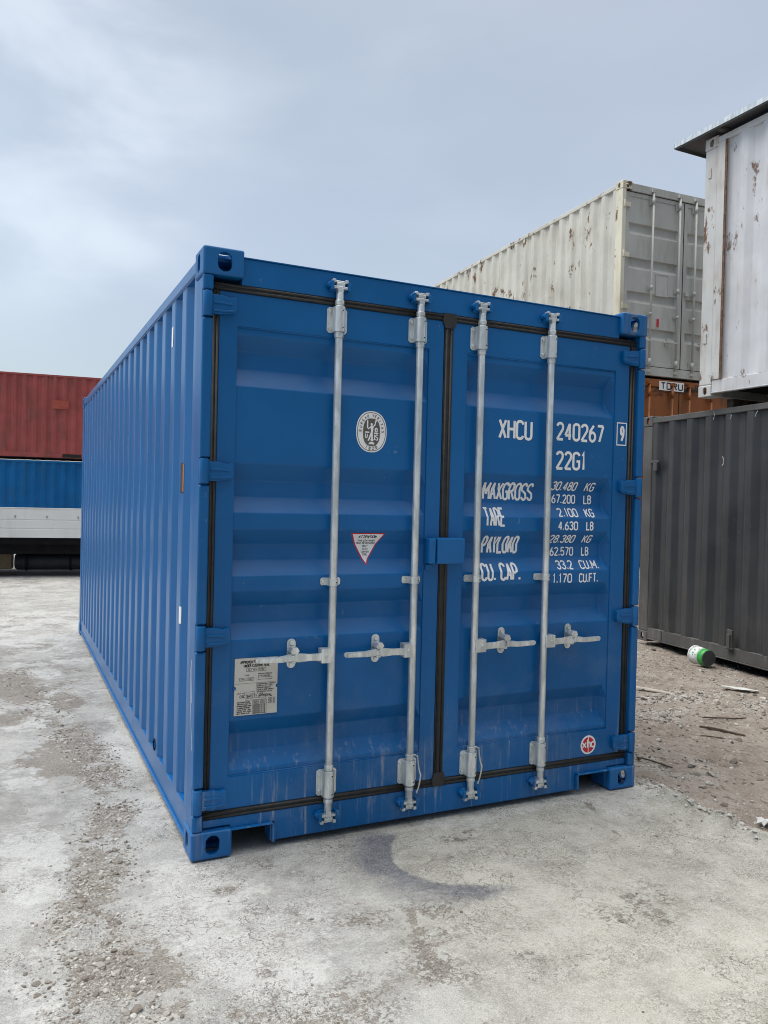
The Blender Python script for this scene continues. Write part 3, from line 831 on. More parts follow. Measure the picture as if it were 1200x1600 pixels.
def locking_bar(bx, s, lab, cable=False):
    """s = +1 handle points right, -1 left"""
    yb = .002
    mb = MB()
    mb.tube([(bx, yb, .135), (bx, yb, 2.475)], .0172, 20)
    for z in (.330, 2.286): mb.tube([(bx, yb, z - .012), (bx, yb, z + .012)], .021, 18)
    for z in (.178, 2.432): mb.tube([(bx, yb, z - .010), (bx, yb, z + .010)], .021, 18)
    bar = mb.build('locking_bar', 'zinc', blue, bevel=.002)
    bar['label'] = lab
    # cams at both ends: a forked T on a short neck
    for z, d in ((2.475, 1), (.135, -1)):
        m = MB()
        m.box(bx - .013, bx + .013, yb - .014, yb + .014, min(z, z + d * .03), max(z, z + d * .03))
        a, b = sorted((z + d * .018, z + d * .030)); m.box(bx - .036, bx + .036, yb - .012, yb + .016, a, b)
        a, b = sorted((z + d * .0305, z + d * .048)); m.box(bx - .019, bx + .022, yb - .010, yb + .014, a, b)
        for q in (-.034, .026): 
            a, b = sorted((z + d * .044, z + d * .060)); m.box(bx + q - .004, bx + q + .012, yb - .012, yb + .018, a, b)
        a, b = sorted((z + d * .0485, z + d * .056)); m.box(bx - .024, bx + .020, yb - .006, yb + .012, a, b)
        m.build('cam_end', 'zinc', bar, bevel=.003)
    # bearing brackets top and bottom, slim guide in the middle
    for zc, hh, sl in ((2.357, .058, .027), (.255, .060, .027), (1.172, .0175, .023)):
        m = MB()
        yb_ = FY - .0005
        hw = .049
        c = min(.010, hh * .4)
        pts = [(bx - hw + c, zc - hh), (bx + hw - c, zc - hh), (bx + hw, zc - hh + c), (bx + hw, zc + hh - c), (bx + hw - c, zc + hh), (bx - hw + c, zc + hh), (bx - hw, zc + hh - c), (bx - hw, zc - hh + c)]
        y0 = yb_ - .006 if zc != 1.172 else PY - .0065
        m.prism(pts, y0, y0 + .0058)
        # U shaped saddle over the bar
        prof = [(bx + sl * math.cos(R(q)), yb - sl * math.sin(R(q))) for q in range(0, 181, 15)]
        prof = [(bx + sl, y0 + .001)] + prof + [(bx - sl, y0 + .001)]
        zz = hh - (.001 if hh > .03 else .0008)
        m.prism(prof, zc - zz, zc + zz, axis='z', smooth=False)
        bz = (zc - hh * .66, zc + hh * .66) if hh > .03 else (zc,)
        for z in bz:
            for q in (-.038, .038): m.cyl((bx + q, y0 - .009, z), (bx + q, y0 + .001, z), .0078, 6)
            m.cyl((bx + .008, yb - sl - .0008, z), (bx + .008, yb - sl + .004, z), .0052, 10, 1)
        m.build('bar_bracket' if hh > .03 else 'bar_guide', ['zinc', 'hole'], bar, bevel=.0015)
    # handle: clevis on the bar, lever and its tip
    zc = .842
    X = lambda q: bx + s * q
    m = MB()
    a, b = sorted((X(-.004), X(.056))); m.box(a, b, yb - .026, yb + .026, zc - .032, zc + .032)
    m.cyl((X(.034), yb - .032, zc), (X(.034), yb - .02, zc), .009, 10)
    lever = [(.052, -.017), (.110, -.014), (.160, -.017), (.200, -.010), (.250, -.013), (.350, -.010), (.358, -.004), (.358, .008), (.350, .013), (.250, .013), (.205, .020), (.170, .026), (.150, .022), (.110, .017), (.052, .017)]
    dz = -.004
    m.prism([(X(p), zc + q + dz) for p, q in lever[:]], yb - .020, yb - .008)
    m.prism([(X(p), zc + q + dz) for p, q in ((.17, -.006), (.245, -.012), (.345, -.009), (.345, .011), (.245, .012), (.18, .016))], yb - .030, yb - .0205)
    m.build('handle', 'zinc', bar, bevel=.004)
    # latch plate with two bolts and a keeper hook
    hx = X(.180)
    m = MB()
    m.prism(oval(hx, .853, .0205, .066), PY - .008, PY - .0005)
    for z in (.853 + .047, .853 - .047): m.cyl((hx, PY - .018, z), (hx, PY - .006, z), .0105, 12)
    m.box(hx - .012, hx + .012, yb - .006, PY - .006, .815, .832)
    m.prism([(X(.160), .872), (X(.172), .858), (X(.192), .858), (X(.202), .868), (X(.192), .888), (X(.170), .888)], yb - .026, PY - .007)
    m.prism([(X(.176), .832), (X(.190), .832), (X(.186), .860), (X(.174), .860)], yb - .034, yb - .0305)
    m.build('handle_latch', 'zinc', bar, bevel=.003)
    if cable:
        m = MB(); pts = []
        for i in range(15):
            u = i / 14
            pts.append((bx + .030 + .016 * math.sin(u * 3.0), yb - .020 + .008 * math.sin(u * 9), .335 - .19 * u + .01 * math.sin(u * 14)))
        m.tube(pts, .0035, 6)
        m.tube([(bx - .022, yb - .015, .336), (bx - .005, yb - .026, .345), (bx + .016, yb - .020, .342), (bx + .030, yb - .018, .334)], .0033, 6)
        m.build('seal_cable', 'rope', bar)
    # blue keepers welded on header and sill
    for z in (2.505, .108):
        k = MB()
        for q in (-.046, .033): k.box(bx + q, bx + q + .015, -.012, .0298, z - .019, z + .021)
        k.box(bx - .046, bx + .048, .018, .0296, z - .021, z + .023)
        for q in (-.047, .047): k.cyl((bx + q, -.006, z + .006), (bx + q, .028, z + .006), .012, 12)
        k.build('cam_keeper', 'blue', blue, bevel=.003)
locking_bar(.616, -1, 'leftmost galvanised locking bar, its handle over the certificate plate')
locking_bar(1.030, -1, 'galvanised locking bar just left of the centre seal', True)
locking_bar(1.373, 1, 'galvanised locking bar just right of the centre seal', True)
locking_bar(1.794, 1, 'rightmost galvanised locking bar, crossing the lettering')

# lock box over the centre seal, vents and small marks on the side
m = MB().box(1.134, 1.286, -.035, .0345, 1.250, 1.374)
lb = m.build('lock_box', 'blue', blue, bevel=.006)
MB().box(1.092, 1.126, -.030, .0345, 1.252, 1.372).box(1.100, 1.140, .020, .0346, 1.218, 1.246).build('lock_box_stop', 'blue', lb, bevel=.004)
MB().tube([(1.30, .034, 1.275), (1.305, .018, 1.268), (1.314, .018, 1.272), (1.318, .030, 1.285)], .004, 8).build('hook', 'blue', DR)

def on_wall(y0, y1, z0, z1, name, mats, parts):
    """stickers folded onto the corrugated left wall (x = 0 side)"""
    pr = corr_profile(.13, L - .13, **SIDE)
    def dep(s):
        for (a, d0), (b, d1) in zip(pr, pr[1:]):
            if a <= s <= b: return .012 + d0 + (d1 - d0) * (s - a) / max(b - a, 1e-9)
        return .012
    mb = MB()
    for (ya, yb, za, zb, mi) in parts:
        n = 8
        v = []
        for i in range(n + 1):
            y = ya + (yb - ya) * i / n
            v += [(dep(y) - .0015 - .0006 * mi, y, za), (dep(y) - .0015 - .0006 * mi, y, zb)]
        mb.add(v, [(2 * i, 2 * i + 1, 2 * i + 3, 2 * i + 2) for i in range(n)], mi)
    return mb.build(name, mats, blue, fix=False)
on_wall(0, 0, 0, 0, 'side_sticker', ['black_mark', 'orange_mark'], [(.400, .450, 1.560, 1.700, 0), (.394, .3995, 1.565, 1.695, 1)])
on_wall(0, 0, 0, 0, 'side_sticker', ['white_mark'], [(.392, .418, .950, 1.030, 0)])
on_wall(0, 0, 0, 0, 'side_sticker', ['white_mark'], [(.71, .75, 2.29, 2.39, 0)])
m = MB(); m.tube([(.012, 1.02 + .028 * math.cos(R(q)), .205 + .028 * math.sin(R(q))) for q in range(0, 361, 30)], .005, 8)
m.build('lashing_ring', 'chassis', blue)
# faint pale scribble on the post
def scribble():
    mb = MB()
    pts = [(.07, .66), (.075, .78), (.09, .84), (.10, .80), (.085, .62), (.06, .50), (.052, .56), (.050, .46)]
    v, f = strip([(p, q) for p, q in pts], .004)
    mb.add([(.0048, a, b) for a, b in v], f)
    return mb.build('chalk_scribble', 'white_mark', blue, fix=False)
scribble()
# rusty scuff at the foot of the near corner
# ------------------------------------------------------------------ the other containers
YAW_D = -.10
def rotz(o, yaw, p):
    c, s = math.cos(yaw), math.sin(yaw)
    return (o[0] + c * p[0] - s * p[1], o[1] + s * p[0] + c * p[1], o[2] + p[2])

# charcoal container, long side facing the camera
D_L = 6.058
d_or = rotz((5.89, 3.0, 0.0), YAW_D, (0, .76 - D_L, 0))
dark = empty('shipping_container', 'scuffed charcoal shipping container on the dirt, under the white one', 'shipping container', d_or, (0, 0, YAW_D))
body(dark, 2.438, 2.60, D_L, dict(wall='charcoal', post='charcoal_rail', rail='charcoal_rail'), front=False, side_kw=dict(dents=.004, depth=.044))
def dark_extras():
    yy = .76 - D_L          # local y of the measured origin
    Y = lambda q: q - yy
    m = MB().box(-.022, .004, Y(-.735), Y(-.665), .165, .345).box(-.040, -.0225, Y(-.720), Y(-.680), .155, .30).box(-.030, .000, Y(-.745), Y(-.655), .150, .1645)
    m.build('lashing_bracket', 'charcoal_rail', dark, bevel=.004)
    m = MB().box(-.012, .010, Y(.455), Y(.60), 2.055, 2.085).box(-.022, .010, Y(.475), Y(.54), 1.965, 2.0545)
    m.build('vent_cover', 'charcoal_rail', dark, bevel=.004)
    mb = MB()
    def mark(pts, th, x=-.0015):
        v, f = strip(pts, th); mb = MB(); mb.add([(x, a, b) for a, b in v], f); mb.build('paint_mark', 'pale_mark', dark, fix=False)
    for y, z, k in ((-.37, 2.50, .06), (-.60, 2.47, .030), (-.94, 2.47, .035)):
        yq = Y(y)
        mark([(yq + random.uniform(-.02, .02), z + k), (yq + random.uniform(-.03, .0), z + .02), (yq + random.uniform(-.01, .04), z - k * .5)], .007)
    mark([(Y(-.515), 2.085), (Y(-.535), 2.05), (Y(-.53), 2.01), (Y(-.51), 1.99)], .009)
    for q in (.35, -1.6): MB().box(-.002, .0095, Y(q) - .006, Y(q) + .006, .046, .160).build('rail_seam', 'charcoal_rail', dark)
dark_extras()

# white container on top of it
WH = 2.665
wl_ = 6.058
white = empty('shipping_container', 'rust-streaked white shipping container on top of the charcoal one, under an overhanging sheet roof', 'shipping container', (5.75, 2.75 - wl_, 2.700))
body(white, 2.438, WH, wl_, dict(wall='white', post='white_post', rail='white', cast='white_post'), front=False, side_kw=dict(dents=.005, depth=.03), wide_post=.0)
def white_extras():
    m = MB().box(.002, .0105, wl_ - .262, wl_ - .1665, .17, WH - .09).build('end_strip', 'white_post', white)
    MB().box(-.002, .0075, wl_ - .288, wl_ - .2625, .166, WH - .087).build('rust_seam', 'rust', white)
    # sheet roof: board, ribs and folded drip edge
    y0, y1 = -.3, wl_ + .30
    m = MB().box(-.10, 2.55, y0, y1, WH + .034, WH + .052).box(-.118, -.1005, y0, y1, WH - .002, WH + .056)
    m.box(-.10, 2.55, y1 + .0005, y1 + .012, WH + .004, WH + .056)
    for q in np.arange(y0 + .1, y1, .6): m.box(-.09, 2.5, q, q + .05, WH + .0005, WH + .0335)
    rf = m.build('roof_sheet', ['charcoal_rail'], white, bevel=.002)
    m = MB().box(-.126, -.1185, y0, y1, WH + .012, WH + .062).box(-.1181, 2.55, y1 + .0125, y1 + .018, WH + .012, WH + .060).build('drip_edge', 'zinc', rf)
    for z in (.60, 2.30): MB().box(-.004, .003, wl_ - .09, wl_ - .05, z - .05, z + .05).build('post_lug', 'white_post', white, bevel=.003)
white_extras()
for yy in (-1.9, -.2, 1.35, 2.62):
    b = MB().box(-.045, .045, -1.20, 1.20, 0, .098).build('timber_bearer', 'timber', bevel=.006)
    b.rotation_euler = (0, 0, R(90)); b.location = (5.96 + .1 * (yy + 1.9) / 4 + 1.2, yy, 2.602 - .0005)
    b['category'] = 'timber'; b['group'] = 'timber bearers between the charcoal and the white container'
    b['label'] = 'weathered timber bearer between the charcoal and the white container'

# grey container on the orange one
G_O = (7.503, 5.945)
G_YAW = -.0492
GH = 2.896
ground_rise = .65
orange = empty('shipping_container', 'weathered orange shipping container carrying the pale grey one', 'shipping container', (*G_O, ground_rise), (0, 0, G_YAW))
grey = empty('shipping_container', 'pale grey tall shipping container with rust spots, resting on the orange one', 'shipping container', (*G_O, ground_rise + GH + .008), (0, 0, G_YAW))
GG = [(2.30, 2.285, 2.19, 2.13), (1.78, 1.765, 1.67, 1.61), (1.27, 1.255, 1.16, 1.10), (.74, .725, .63, .57)]
def old_doors(root, H_, md, mp, bars, mz):
    W_ = 2.438
    for sx in (0, 1):
        X = (lambda a: a) if not sx else (lambda a: W_ - a)
        MB().box(*sorted((X(.004), X(.075))), .006, .165, CH, H_ - CH).build('corner_post', mp, root, bevel=.010)
    MB().box(CL_ - .002, W_ - CL_ + .002, .012, .10, H_ - .135, H_ - .02).build('door_header', md, root, bevel=.004)
    MB().box(CL_ - .002, W_ - CL_ + .002, .012, .10, .02, .150).build('door_sill', md, root, bevel=.004)
    out = []
    for x0, x1 in ((.085, 1.214), (1.224, 2.353)):
        z0, z1 = .165, H_ - .145
        mb = MB()
        ring = [(x0, z0), (x1, z0), (x1, z1), (x0, z1)]; px0, px1 = x0 + .07, x1 - .09
        inn = [(px0, z0 + .06), (px1, z0 + .06), (px1, z1 - .06), (px0, z1 - .06)]
        v = [(a, .035, b) for a, b in ring] + [(a, .035, b) for a, b in inn] + [(a, .08, b) for a, b in ring] + [(a, .08, b) for a, b in inn]
        f = []
        for i in range(4):
            j = (i + 1) % 4
            f += [(i, j, 4 + j, 4 + i), (8 + i, 12 + i, 12 + j, 8 + j), (i, 8 + i, 8 + j, j), (4 + i, 4 + j, 12 + j, 12 + i)]
        mb.add(v, f)
        d = mb.build('door', md, root, bevel=.003); out.append(d)
        grooved_panel(px0 - .002, px1 + .002, z0 + .058, z1 - .058, .045, GG, .045, .03).build('door_panel', md, d)
        g = MB()
        a, b = (x0 - .009, x0 - .001) if x0 < 1 else (x1 + .001, x1 + .009)
        g.box(a, b, .034, .06, z0, z1).box(x0, x1, .034, .06, z1 + .001, z1 + .009).box(x0, x1, .034, .06, z0 - .012, z0 - .001)
        if x0 > 1: g.box(1.2145, 1.2235, .030, .06, z0, z1)
        g.build('door_seal', 'rubber', d)
        for z in (.30, 1.02, 1.80, 2.55):
            X = (lambda q: q) if x0 < 1 else (lambda q: W_ - q)
            m_ = MB().box(*sorted((X(.03), X(.165))), .012, .0345, z - .035, z + .035).tube([(X(.045), .0, z - .05), (X(.045), .0, z + .05)], .016, 10)
            m_.build('hinge', mp, d, bevel=.004)
    for bx in bars:
        m_ = MB().tube([(bx, -.012, .09), (bx, -.012, H_ - .09)], .017, 12)
        for z in (.085, H_ - .085): m_.box(bx - .035, bx + .035, -.03, .0115, z - .02, z + .02)
        br = m_.build('locking_bar', mz, root)
        for z, hh in ((.22, .05), (1.35, .03), (.95, .02), (H_ - .24, .05)):
            MB().box(bx - .045, bx + .045, .026, .0345, z - hh, z + hh).tube([(bx, -.012, z - hh), (bx, -.012, z + hh)], .024, 10).build('bar_bracket', mz, br)
        s = -1 if bx < 1.2 else 1
        m_ = MB().box(*sorted((bx, bx + s * .30)), -.035, -.022, .53, .555).box(*sorted((bx + s * .15, bx + s * .19)), -.0215, .034, .49, .60)
        m_.build('handle', mz, br, bevel=.003)
    return out
body(grey, 2.438, GH, 12.192, dict(wall='grey', post='cream', rail='grey', cast='cream'), side_kw=dict(dents=.004))
gd = old_doors(grey, GH, 'grey_door', 'cream', (.575, 1.095, 1.42, 1.90), 'grey_door')
m = MB()
for a in ((.700, .946, 1.250, 1.262), (.700, .946, 1.578, 1.590), (.700, .712, 1.262, 1.578), (.934, .946, 1.262, 1.578)):
    m.box(a[0], a[1], .030, .0445, a[2], a[3])
m.box(.712, .934, .038, .0445, 1.262, 1.578)
m.build('placard_frame', 'grey_door', gd[0], bevel=.002)
MB().box(.745, .775, .028, .0445, .78, .90).build('seal_tag', 'red_mark', gd[0])
MB().box(1.25, 1.33, -.01, .0345, 1.30, 1.36).build('lock_catch', 'grey_door', gd[1], bevel=.004)
body(orange, 2.438, GH, 12.192, dict(wall='orange', post='orange', rail='orange'))
od = old_doors(orange, GH, 'orange', 'orange', (.60, 1.05, 1.39, 1.84), 'orange')
def orange_text():
    s0 = lambda x, z: .012
    k = Ink(s0, (), .0015)
    zb = GH - .10
    k.rect(.80, 1.29, zb - .082, zb + .058, 0)
    k.text('TDRU', .83, 1.27, zb - .068, zb + .045, 1, .020, .0015)
    k.build('lettering', ['white_mark', 'black_mark'], orange)
    for s_, a, b in (('268139', 1.30, 1.86), ('9', 1.93, 2.00)):
        k = Ink(s0, (), .0015); k.text(s_, a, b, zb - .068, zb + .045, 0, .020); k.build('lettering', ['black_mark'], orange)
    for r, (a, b, s_) in enumerate(((.72, 1.05, '45G1'), (1.10, 1.52, '32.500 KG'), (.72, .90, 'US'))):
        z = GH - .185 - (.065 if r == 2 else 0)
        k = Ink(lambda x, z: .035, (), .0015); k.text(s_, a, b, z - .022, z + .022, 0, .007)
        k.build('lettering', ['black_mark'], od[0])
orange_text()
for i, (x, y) in enumerate(((.3, .3), (2.1, .3), (.3, 11.8), (2.1, 11.8))):
    pass

# red over blue stack at the back of the yard
RY = math.pi / 2 - .1152
def rear_at(z, right):   # right: metres towards the right from the measured origin
    return rotz((1.0, 22.868, z), RY, (0, -right, 0))
RLN = 12.192
rear_blue = empty('shipping_container', 'bright blue shipping container at the back of the yard, under the red one', 'shipping container', rear_at(0.0, 2.2), (0, 0, RY))
body(rear_blue, 2.438, 2.55, RLN, dict(wall='blue2', post='blue2', rail='blue2'), front=False, side_kw=dict(dents=.006))
red = empty('shipping_container', 'faded oxide red shipping container on the blue one at the back', 'shipping container', rear_at(2.60, 2.2), (0, 0, RY))
body(red, 2.438, 2.585, RLN, dict(wall='redbox', post='redbox', rail='redbox'), front=False, side_kw=dict(dents=.012))
mb = MB(); mb.add([(.002, 2.2 + a, b) for a, b in ((.13, 1.53), (.60, 1.53), (.60, 1.79), (.13, 1.79))], [(0, 1, 2, 3)])
mb.build('paint_patch', 'redpatch', red, fix=False)
MB().box(.0, .0095, 2.2 - .26, 2.2 + .28, .048, .150).build('rail_gap_shade', 'hole', red)  # solid dark box painted in for the shade of a gap in the rail
# ribs on the blue container's roof edge, coloured white to stand for caught light
for i in range(5, 13): MB().box(.010, .055, .3 + i * .278, .3 + i * .278 + .15, 2.5265, 2.548).build('roof_rib_glint', 'alu', rear_blue)

# ------------------------------------------------------------------ flatbed truck
T_YAW = -.12
truck = empty('flatbed_truck', 'white dropside flatbed truck parked behind the blue container on the left', 'truck', (0, 12.3, 0), (0, 0, T_YAW))
def build_truck():
    x0, x1 = -3.1, 2.3         # bed along local x, near side at y = 0
    bz0, bz1 = .725, 1.232
    def board(name, a, b, y, th, label=None):
        prof = [(y, bz0), (y, bz0 + .15), (y + .008, bz0 + .158), (y + .008, bz0 + .168), (y, bz0 + .176), (y, bz0 + .31), (y + .008, bz0 + .318), (y + .008, bz0 + .328), (y, bz0 + .336), (y, bz1), (y + th, bz1), (y + th, bz0)]
        return MB().prism(prof, a, b, axis='x').build(name, 'alu', truck)
    n = board('sideboard', x0, x1, 0, .028)
    for q in np.arange(x0 + .35, x1, .53):
        MB().box(q - .006, q + .006, -.012, -.0005, 1.085, 1.125).build('board_hook', 'chassis', n)
    f = MB().box(x0, x1, 2.072, 2.10, bz0, bz1).build('sideboard', 'alu', truck, bevel=.004)
    MB().box(x0 - .03, x0 - .001, 0, 2.1, bz0, bz1).build('tailboard', 'alu', truck, bevel=.004)
    MB().box(x1 + .001, x1 + .05, 0, 2.1, bz0, bz1 + .55).build('headboard', 'alu', truck, bevel=.004)
    MB().box(x0, x1, .029, 2.071, bz0 + .02, bz0 + .06).build('bed_floor', 'timber', truck)
    m_ = MB().box(x0, x1, .03, .09, .60, .7245).box(x0, x1, 2.01, 2.07, .60, .7245)
    m_.build('bed_beam', 'chassis', truck)
    m_ = MB().box(x0 + .1, x1 + 1.6, .62, .70, .42, .62).box(x0 + .1, x1 + 1.6, 1.40, 1.48, .42, .62)
    for q in np.arange(x0 + .3, x1 + 1.4, .75): m_.box(q, q + .08, .701, 1.399, .46, .60)
    m_.build('chassis_frame', 'chassis', truck, bevel=.004)
    MB().box(-1.2, 1.9, .10, .16, .42, .5995).build('side_skirt', 'chassis', truck, bevel=.005)
    tk = MB().tube([(-.62, .36, .265), (.95, .36, .265)], .155, 24).tube([(-.66, .36, .265), (-.6205, .36, .265)], [.12, .15], 24)
    tk = tk.build('fuel_tank', 'tank', truck)
    for q in (-.46, .30): MB().tube([(q - .022, .36, .265), (q + .022, .36, .265)], .168, 24).box(q - .02, q + .02, .34, .38, .43, .62).build('tank_strap', 'chassis', tk)
    MB().box(-1.55, -.70, .25, .55, .13, .42).build('tool_box', 'tankend', truck, bevel=.02)
    def wheel(x, y, dual):
        r = .39
        w_ = MB().tube([(x, y, r), (x, y + .03, r), (x, y + .20, r), (x, y + .23, r)], [r - .04, r, r, r - .04], 32).build('wheel', 'tyre', truck)
        rm = MB().tube([(x, y - .004, r), (x, y + .02, r)], [.235, .235], 24).tube([(x, y - .03, r), (x, y - .0045, r)], [.09, .12], 20)
        for k in range(6):
            a = k * math.pi / 3; rm.cyl((x + .16 * math.cos(a), y - .02, r + .16 * math.sin(a)), (x + .16 * math.cos(a), y, r + .16 * math.sin(a)), .014, 8)
        rm.build('rim', 'rim', w_)
    for x in (-2.35, 3.1):
        wheel(x, .14, 0)
        wheel(x, 1.74, 0)
    # cab, hidden by the blue container from here
    prof = [(2.45, .55), (4.25, .55), (4.32, .75), (4.28, 1.25), (3.95, 2.05), (3.75, 2.16), (2.6, 2.18), (2.45, 2.10)]
    cab = MB().prism(prof, .08, 2.02).build('cab', 'alu', truck, bevel=.05, seg=3)
    MB().prism([(2.95, 1.28), (4.05, 1.28), (3.82, 1.95), (2.95, 1.95)], .066, .0785).build('side_window', 'glass', cab)
    MB().prism([(2.95, 1.28), (4.05, 1.28), (3.82, 1.95), (2.95, 1.95)], 2.0215, 2.034).build('side_window', 'glass', cab)
    mb = MB(); mb.add([(4.262, .2, 1.32), (4.262, 1.9, 1.32), (3.985, 1.9, 2.0), (3.985, .2, 2.0)], [(0, 1, 2, 3)])
    mb.build('windscreen', 'glass', cab, fix=False)
    MB().box(4.15, 4.40, .06, 2.04, .42, .62).build('front_bumper', 'chassis', cab, bevel=.02)
    for y in (.28, 1.62): MB().box(4.30, 4.345, y, y + .22, .72, .88).build('headlight', 'lamp', cab, bevel=.02)
build_truck()

# ------------------------------------------------------------------ ground
def vnoise(x, y, seed):
    xi = np.floor(x).astype(np.int64); yi = np.floor(y).astype(np.int64)
    xf = x - xi; yf = y - yi
    def h(a, b):
        n = (a * 374761393 + b * 668265263 + seed * 974711) & 0xffffffff
        n = ((n ^ (n >> 13)) * 1274126177) & 0xffffffff
        return ((n ^ (n >> 16)) & 0xffff) / 65535.0
    u = xf * xf * (3 - 2 * xf); v = yf * yf * (3 - 2 * yf)
    return (h(xi, yi) * (1 - u) + h(xi + 1, yi) * u) * (1 - v) + (h(xi, yi + 1) * (1 - u) + h(xi + 1, yi + 1) * u) * v
def fbm(x, y, f, seed, o=4, g=.5):
    s = 0; a = 1; t_ = 0
    for i in range(o):
        s = s + a * vnoise(x * f, y * f, seed + i); t_ += a; a *= g; f *= 2.03
    return s / t_
def sst(a, b, x):
    t_ = np.clip((x - a) / (b - a), 0, 1); return t_ * t_ * (3 - 2 * t_)
def seg_dist(x, y, pts):
    d = np.full(x.shape, 1e9)
    for (ax, ay), (bx, by) in zip(pts, pts[1:]):
        dx, dy = bx - ax, by - ay
        t_ = np.clip(((x - ax) * dx + (y - ay) * dy) / (dx * dx + dy * dy), 0, 1)
        d = np.minimum(d, np.hypot(x - ax - t_ * dx, y - ay - t_ * dy))
    return d
STRIP = [(-.72, 4.2), (-.50, 3.1), (-.36, 2.3), (-.26, 1.6), (-.20, .95), (-.30, .45), (-.37, .05), (-.43, -.3), (-.46, -.6), (-.42, -.85), (-.36, -1.15), (-.30, -1.7)]
def masks(x, y):
    wx = x + .10 * (fbm(x, y, 3.1, 5) - .5); wy = y + .16 * (fbm(x, y, 2.7, 9) - .5)
    n1 = fbm(x, y, 2.2, 21, 5); n2 = fbm(x, y, 7.0, 31, 4); n3 = fbm(x, y, .7, 41, 4)
    d = seg_dist(wx, wy, STRIP)
    wdt = .15 + .10 * sst(-1.2, .8, -y) + .06 * sst(.6, 2.2, y)
    grav = sst(1.0, .25, d / wdt) * sst(.30, .52, n2 * .6 + n1 * .4)
    # scattered flaked areas, a band in front of the doors and older ones further back on the left
    def patch(cx, cy, rx, ry, a=0.0):
        c, s = math.cos(a), math.sin(a)
        u = ((wx - cx) * c + (wy - cy) * s) / rx; v = (-(wx - cx) * s + (wy - cy) * c) / ry
        return sst(1.15, .35, np.sqrt(u * u + v * v))
    fl = np.zeros_like(x)
    for q in ((1.14, -.33, .22, .26, 0), (.42, -.58, .42, .16, -.35), (.18, -1.10, .30, .22, .2), (.62, -1.05, .22, .24, .4), (.72, -.82, .20, .30, -.5), (1.18, -.30, .24, .26, 0), (.34, -.12, .16, .10, 0), (1.5, -1.0, .3, .18, .3), (.98, -1.05, .34, .14, -.7), (2.3, -.55, .2, .2, 0), (.1, -.30, .07, .05, 0), (.08, -.84, .06, .06, 0)):
        fl = np.maximum(fl, patch(*q) * .9)
    far = sst(2.0, 3.5, y) * sst(.05, -.3, x)
    fl = np.maximum(fl, far * sst(.50, .62, n1) * .9)
    fl = np.maximum(fl, sst(.62, .72, n3 * .5 + n1 * .5) * .6)
    fl = fl * sst(.28, .6, n2)
    brown = np.clip(.62 * grav * sst(.34, .60, n2) + .12 * grav + .55 * fl, 0, 1)
    brown = np.maximum(brown, patch(-.66, 3.6, .22, .9, .1) * sst(.40, .58, n1))
    brown = np.maximum(brown, patch(-.40, 1.9, .22, .7, .1) * sst(.36, .56, n1) * .9)
    for q in ((-.42, 1.55, .34, .55, .3), (-.62, 2.5, .30, .45, -.2), (-.30, 2.9, .16, .5, 0), (-.62, .95, .16, .25, .2), (-.34, -.75, .26, .35, .2), (-.2, -1.2, .3, .3, 0)):
        brown = np.maximum(brown, patch(*q) * sst(.40, .60, n1 * .5 + n2 * .5) * .95)
    brown = np.maximum(brown, patch(1.52, -.93, .06, .04) * .7)
    # the dark oily crescent
    cx, cy, r = 1.19, -.33, .36
    ang = np.arctan2(wy - cy, wx - cx); rad = np.hypot((wx - cx) * .92, (wy - cy) * .98)
    a_ok = sst(-1.30, -1.85, ang) * (ang < 0) + (ang > 1.9) * sst(2.05, 2.6, ang)
    a_ok = np.clip(a_ok, 0, 1)
    inner = sst(r - .030, r - .004, rad)
    tail = np.clip(.22 * sst(-1.3, -2.7, ang) * (ang < 0) + .22 * (ang > 0) + .05, .03, .28)
    arcm = inner * sst(r + tail, r + .02, rad) * a_ok
    stain = arcm * (.62 + .48 * np.clip(sst(-1.5, -2.7, ang) * (ang < 0) + (ang > 0), 0, 1)) * (.85 + .8 * (n2 - .4))
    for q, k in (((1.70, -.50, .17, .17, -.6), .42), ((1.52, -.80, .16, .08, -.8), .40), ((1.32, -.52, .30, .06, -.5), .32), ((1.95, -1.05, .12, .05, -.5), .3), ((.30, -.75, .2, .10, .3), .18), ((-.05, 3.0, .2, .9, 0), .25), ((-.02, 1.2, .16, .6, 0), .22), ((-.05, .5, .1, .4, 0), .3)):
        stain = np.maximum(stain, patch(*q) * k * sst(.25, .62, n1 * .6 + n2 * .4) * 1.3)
    crack = np.maximum(sst(.028, .006, seg_dist(wx, wy, [(2.05, -.05), (1.98, -.30), (1.93, -.48), (1.85, -.70)])),
                       .8 * sst(.03, .006, seg_dist(wx, wy, [(.72, -.62), (.62, -.90), (.58, -1.16), (.62, -1.45)])))
    crack = crack * sst(.35, .6, n2)
    white_ = sst(.50, .68, fbm(x, y, 1.6, 61, 5)) * .7
    for q in ((-.62, .3, .22, .8, .1), (.02, -.45, .35, .35, 0), (.1, -.85, .28, .25, 0), (-.62, -.7, .18, .5, 0), (-.05, 1.9, .14, .9, 0), (-.62, 1.4, .18, .5, 0), (-.30, 5.5, .4, 1.2, 0)):
        white_ = np.maximum(white_, patch(*q) * sst(.28, .58, n2 * .5 + n1 * .5))
    white_ *= (1 - brown * .9)
    tan_ = np.clip(sst(.3, 1.0, x) * sst(3, .5, y) + patch(1.17, -.34, .34, .34), 0, 1)
    return dict(gravel=np.clip(grav, 0, 1), flake=np.clip(fl, 0, 1), brown=np.clip(brown + crack * .9, 0, 1), stain=np.clip(stain, 0, 1), white=np.clip(white_, 0, 1), tan=tan_, crack=crack)
def ax(*segs):
    out = [segs[0][0]]
    for a, b, st in segs:
        n = max(1, int(round((b - a) / st))); out += list(a + (b - a) * np.arange(1, n + 1) / n)
    return np.array(out)
